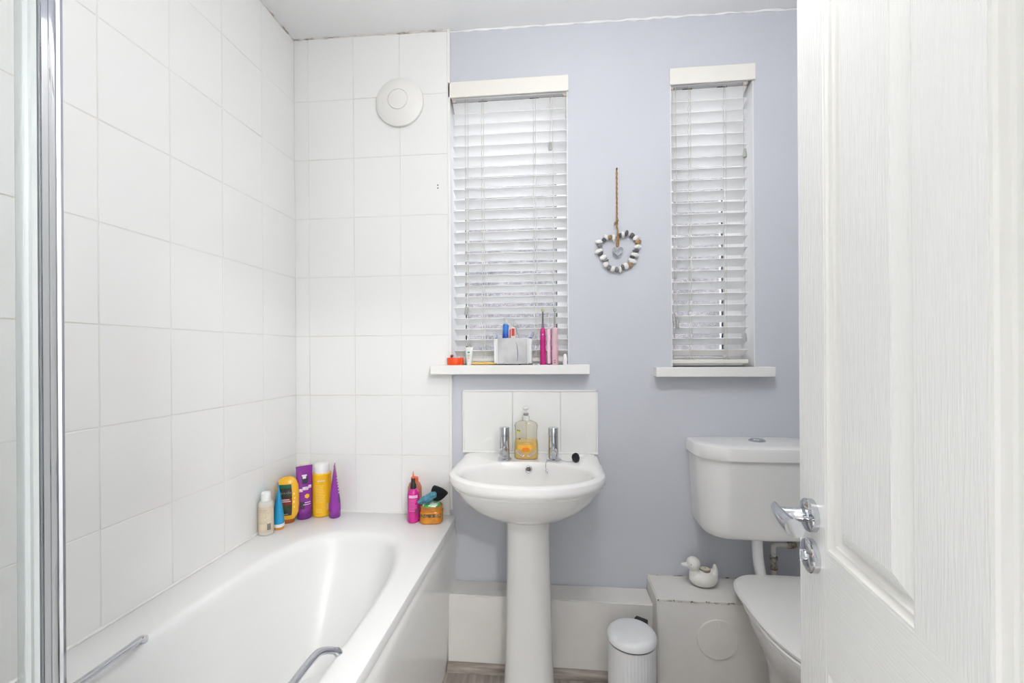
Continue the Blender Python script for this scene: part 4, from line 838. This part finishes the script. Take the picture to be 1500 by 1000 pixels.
for sx in (-1, 1):
    obj('side_wing', bx(sx * 0.070 - 0.0065, sx * 0.070 + 0.0065, -0.022, 0.022, 0.006, 0.1065, 0.004), m_hold, hl)
    obj('foot', lathe([(0.001, 0), (0.005, 0), (0.0055, 0.0045), (0.001, 0.0045)], 14), m_black, hl, (sx * 0.028, -0.012, 0))
obj('front_panel', bx(-0.0595, 0.0595, -0.0285, -0.0238, 0.006, 0.108, 0.0015), m_marb, hl)
vein = smooth_path([(0.014, -0.0286, 0.094), (0.018, -0.0286, 0.078), (0.0205, -0.0286, 0.060), (0.0215, -0.0286, 0.040), (0.020, -0.0286, 0.024), (0.018, -0.0286, 0.014)], 4)
obj('vein', tube(BM(), vein, [0.0003 + 0.0013 * math.sin(PI * i / (len(vein) - 1)) for i in range(len(vein))], 6), flat('charcoal_vein', (96, 98, 112), 0.3), hl)
# things in the holder
zc_ = ZS + 0.0087
m_lblue = flat('pale_blue_plastic', (92, 134, 192), 0.3); m_blue_p = flat('royal_blue_plastic', (34, 78, 190), 0.3)
def in_holder(dx, dy): return (-0.1685 + dx, 1.772 + dy, zc_)
toothbrush('toothbrush', 'pale blue toothbrush leaning out over the left side of holder', in_holder(-0.0275, -0.011), (0, math.radians(-22), 0), m_lblue, m_bris, ln=0.132)
toothbrush('toothbrush', 'dark blue toothbrush leaning out over the right side of holder', in_holder(0.028, -0.011), (0, math.radians(24), 0), m_blue_p, m_bris, ln=0.134)
toothbrush('toothbrush', 'slim white toothbrush tilting left out of the holder', in_holder(0.053, 0.009), (0, math.radians(-16), 0), flat('pale_grey_plastic', (180, 180, 184), 0.3), m_bris, ln=0.178)
def paste(label, loc, rot, bodymat, capmat, w, h, capr, printmat):
    t = thing('toothpaste_tube', label, 'toothpaste', loc); t.rotation_euler = rot
    rg = [(0, w, 0.0016, 4), (0.01, w, 0.002, 3), (h * 0.6, w * 0.93, 0.0075, 2.1), (h - 0.004, w * 0.86, w * 0.7, 2), (h, w * 0.7, w * 0.55, 2)]
    obj('body', sloft(rg, 24), bodymat, t); obj('cap', sloft([(h - 0.001, capr, capr), (h + 0.018, capr * 0.92, capr * 0.92), (h + 0.020, capr * 0.7, capr * 0.7)], 20), capmat, t)
    obj('print', lines(rg, printmat[1], 0.0008), printmat[0], t)
    return t
paste('blue toothpaste tube with grey cap standing in the holder', in_holder(-0.0355, 0.006), (0, math.radians(2), 0), flat('deep_blue_foil', (26, 72, 176), 0.25, rgb2=(40, 130, 214), vs=14), flat('grey_white_cap', (206, 204, 198), 0.4), 0.0135, 0.158, 0.0065, (m_print_w, [(FR + 0.6, FR + 0.75, 0.10, 0.006)]))
paste('white and red toothpaste tube standing in the holder', in_holder(-0.006, 0.004), (0, math.radians(1), 0), flat('white_foil', (236, 226, 222), 0.25), flat('grey_beige_cap', (200, 198, 190), 0.4), 0.0165, 0.146, 0.0068, (flat('red_print_b', (206, 66, 54), 0.4), [(FR - 0.1, FR + 0.75, 0.124, 0.03), (FR - 0.7, FR - 0.3, 0.118, 0.035)]))
def electric(label, loc, bodymat, ringmat, neckmat, hb, ht_, r, extras=None):
    t = thing('electric_toothbrush', label, 'toothbrush', loc)
    rg = [(0, r * 0.86, r * 0.86), (0.003, r * 0.94, r * 0.94), (0.05, r, r), (hb - 0.02, r * 0.98, r * 0.98), (hb - 0.006, r * 0.8, r * 0.8), (hb, r * 0.5, r * 0.5)]
    obj('body', sloft(rg, 28), bodymat, t)
    obj('brush_neck', sloft([(hb - 0.002, 0.0052, 0.0052), (hb + 0.008, 0.0048, 0.0048), (hb + 0.03, 0.0034, 0.0034), (ht_ - 0.006, 0.0028, 0.0028)], 16), neckmat, t)
    bm = BM(); cyl(bm, (0, 0.003, ht_ - 0.006), (0, -0.004, ht_ - 0.006), 0.0062, 0.0062, 20); hd_ = obj('brush_head', bm, neckmat, t)
    bm = BM(); tube(bm, [(0.0055 * math.cos(2 * PI * i / 20), -0.0042, ht_ - 0.006 + 0.0055 * math.sin(2 * PI * i / 20)) for i in range(21)], 0.0013, 6); obj('colour_ring', bm, ringmat, hd_)
    bm = BM(); cyl(bm, (0, -0.004, ht_ - 0.006), (0, -0.011, ht_ - 0.006), 0.0048, 0.0046, 14); obj('bristles', bm, m_bris if ringmat is None else flat('tufted_bristles', (140, 150, 140), 0.7, rgb2=(230, 230, 226), vs=300), hd_)
    return t, rg
m_mag = flat('magenta_plastic', (196, 28, 124), 0.3); m_pale = flat('pale_pink_plastic_b', (228, 186, 196), 0.35)
e1, rg = electric('magenta electric toothbrush with yellow ring on its head', (-0.0475, 1.775, ZS), m_mag, flat('yellow_ring', (206, 196, 40), 0.4), flat('dark_grey_neck', (110, 104, 110), 0.35), 0.150, 0.226, 0.0118)
obj('button', lines(rg, [(FR - 0.22, FR + 0.22, 0.122, 0.005)], 0.001), m_print_w, e1)
e2 = thing('electric_toothbrush', 'slim pink and magenta sonic toothbrush with angled white head', 'toothbrush', (-0.0232, 1.778, ZS), math.radians(10))
obj('body', bx(-0.0085, 0.0055, -0.009, 0.009, 0.004, 0.1435, 0.003), flat('light_pink_plastic', (240, 206, 220), 0.3), e2)
obj('side_strip', bx(0.0052, 0.0092, -0.008, 0.008, 0.0, 0.143, 0.0015), flat('plum_plastic', (150, 28, 118), 0.3), e2)
obj('base', bx(-0.0088, 0.0092, -0.0092, 0.0092, 0.0, 0.0045, 0.001), flat('plum_base', (130, 24, 104), 0.3), e2)
obj('brush_neck', tube(BM(), [(0.0005, 0, 0.142), (0.0, 0, 0.18), (-0.0005, 0, 0.210)], [0.0042, 0.0032, 0.0028], 14), flat('white_grey_neck', (214, 208, 206), 0.3), e2)
bm = BM(); box(bm, -0.0135, 0.003, -0.0045, 0.0045, 0.205, 0.2125, 0.002); obj('brush_head', bm, flat('beige_head', (196, 184, 176), 0.4), e2)
e3, rg = electric('pale pink electric toothbrush with teal ring on its head', (0.0012, 1.775, ZS), m_pale, flat('teal_ring', (40, 112, 110), 0.4), flat('grey_neck', (168, 166, 158), 0.35), 0.150, 0.226, 0.0128)
obj('grip_panel', lines(rg, [(FR - 0.35, FR + 0.45, 0.105, 0.04)], 0.0009), flat('greige_grip', (214, 190, 184), 0.5), e3)
obj('print', lines(rg, [(FR - 0.4, FR + 0.2, 0.018, 0.002), (FR - 0.4, FR + 0.2, 0.010, 0.002)], 0.0012), flat('mauve_print', (130, 84, 92), 0.5), e3)
hc = thing('brush_head_cover', 'clear white toothbrush head cover at end of sill', 'brush cover', (0.0415, 1.775, ZS))
obj('cover_body', sloft([(0, 0.0085, 0.008, 2.6), (0.002, 0.0092, 0.0085, 2.6), (0.03, 0.0085, 0.008, 2.4), (0.040, 0.006, 0.0055, 2.2), (0.043, 0.003, 0.003)], 24), flat('frosted_white_plastic', (240, 240, 242), 0.2), hc)
fc = thing('travel_cap', 'flat white brush cap lying on the sill', 'brush cover', (-0.072, 1.760, ZS))
obj('cap_body', bx(-0.016, 0.012, -0.006, 0.006, 0, 0.005, 0.002), m_wcap, fc); obj('cap_slot', bx(-0.010, 0.002, -0.0063, -0.0055, 0.0015, 0.003), m_slot, fc)

# ================================================================== SOAP DISPENSER ON THE BASIN
sd = thing('soap_dispenser', 'clear pump bottle of orange hand soap between the taps', 'soap dispenser', (-0.1125, 1.694, zr + 0.0010))
rg = [(0, 0.042, 0.021, 2.8), (0.004, 0.0455, 0.0235, 2.8), (0.02, 0.0465, 0.024, 2.8), (0.055, 0.0455, 0.0235, 2.7), (0.085, 0.0425, 0.022, 2.6), (0.110, 0.0435, 0.0225, 2.6), (0.128, 0.0455, 0.0235, 2.6), (0.138, 0.041, 0.022, 2.4), (0.144, 0.028, 0.018, 2.2), (0.148, 0.0145, 0.0145, 2)]
obj('bottle', sloft(rg, 48), clear('clear_bottle_plastic', (0.96, 0.95, 0.90), 0.05, 0.06, (0.85, 0.83, 0.74), 0.10), sd)
rin = [(z + (0.001 if z == 0 else 0), a - 0.0012, b - 0.0012, n) for z, a, b, n in rg[:4]]; rin.append((0.074, 0.0422, 0.0216, 2.7))
obj('soap', sloft(rin, 48), mat('amber_hand_soap', (255, 222, 112), 0.15, rgb2=(252, 206, 88), vs=14, sss=0.3), sd)
obj('label_orange', lines(rg, [(FR - 0.62, FR + 0.62, 0.050, 0.012), (FR - 0.45, FR + 0.45, 0.042, 0.008), (FR - 0.3, FR + 0.3, 0.060, 0.01)], 0.0007), flat('orange_label', (250, 178, 40), 0.4, rgb2=(252, 200, 90), vs=50), sd)
obj('fruit_print', lines(rg, [(FR - 0.14, FR + 0.14, 0.038, 0.016), (FR - 0.2, FR + 0.2, 0.038, 0.010)], 0.001), flat('deep_orange_print', (240, 136, 30), 0.4), sd)
bm = BM()
for s in (-1, 1):
    for i in range(6):
        a0 = FR + s * (0.06 + 0.13 * i) ; z = 0.0125 + 0.0032 * i; patch(bm, rg, min(a0, a0 + s * 0.14), max(a0, a0 + s * 0.14), z, z + 0.006, 0.0012, 2, 1)
obj('chevron_band', bm, flat('white_lilac_print', (232, 228, 240), 0.4), sd)
bm = BM()
for s in (-1, 1):
    for i in range(5):
        a0 = FR + s * (0.12 + 0.13 * i); z = 0.0165 + 0.0032 * i; patch(bm, rg, min(a0, a0 + s * 0.11), max(a0, a0 + s * 0.11), z, z + 0.0018, 0.0016, 2, 1)
obj('print', bm, flat('navy_print', (70, 80, 130), 0.4), sd)
obj('brand_print', lines(rg, [(FR - 0.42, FR + 0.36, 0.066, 0.0024), (FR - 0.5, FR + 0.5, 0.060, 0.0022)], 0.0012), flat('grey_print_b', (170, 166, 140), 0.4), sd)
obj('sticker', lines(rg, [(FR - 0.80, FR - 0.42, 0.108, 0.010)], 0.001), flat('lime_sticker', (208, 214, 60), 0.4, rgb2=(110, 120, 30), vs=150, lo=0.5, hi=0.6), sd)
obj('dot', lines(rg, [(FR - 0.50, FR - 0.38, 0.079, 0.005)], 0.001), flat('navy_dot', (46, 56, 92), 0.4), sd)
pm = obj('pump_collar', lathe([(0.001, 0.147), (0.0148, 0.147), (0.0150, 0.150), (0.0142, 0.164), (0.012, 0.1655), (0.001, 0.166)], 28), flat('ribbed_white_collar', (226, 226, 222), 0.35), sd)
obj('pump_ring', lathe([(0.001, 0.1655), (0.0095, 0.1655), (0.0098, 0.172), (0.0085, 0.175), (0.001, 0.175)], 24), flat('grey_pump_ring', (150, 146, 150), 0.4), pm)
obj('pump_stem', cyl(BM(), (0, 0, 0.174), (0, 0, 0.190), 0.0035, 0.0035, 14), m_wcap, pm)
bm = BM(); loft(bm, [sring(z, a, b, 2.4, 0, c) for z, a, b, c in ((0.187, 0.006, 0.008, 0), (0.190, 0.0095, 0.018, -0.006), (0.197, 0.0115, 0.021, -0.008), (0.200, 0.0105, 0.019, -0.007))]); obj('pump_head', bm, m_wcap, pm)
obj('dip_tube', cyl(BM(), (0.002, 0, 0.012), (0.0, 0, 0.15), 0.003, 0.003, 10), flat('milky_tube', (222, 214, 190), 0.4), sd)

# ================================================================== groups of look-alikes
for o in C.objects:
    if o.parent is None and 'category' in o:
        n_ = o.name.split('.')[0]
        g_ = {'electric_toothbrush': 'electric toothbrushes on the sill', 'toothbrush': 'hand toothbrushes on the sill', 'toothpaste_tube': 'toothpaste tubes in the holder', 'venetian_blind': 'slatted window blinds', 'trinket': 'trinkets in the orange tub', 'shampoo_tube': 'squeeze tubes on the bath ledge', 'conditioner_tube': 'squeeze tubes on the bath ledge', 'sun_cream_tube': 'squeeze tubes on the bath ledge'}.get(n_)
        if g_: o['group'] = g_
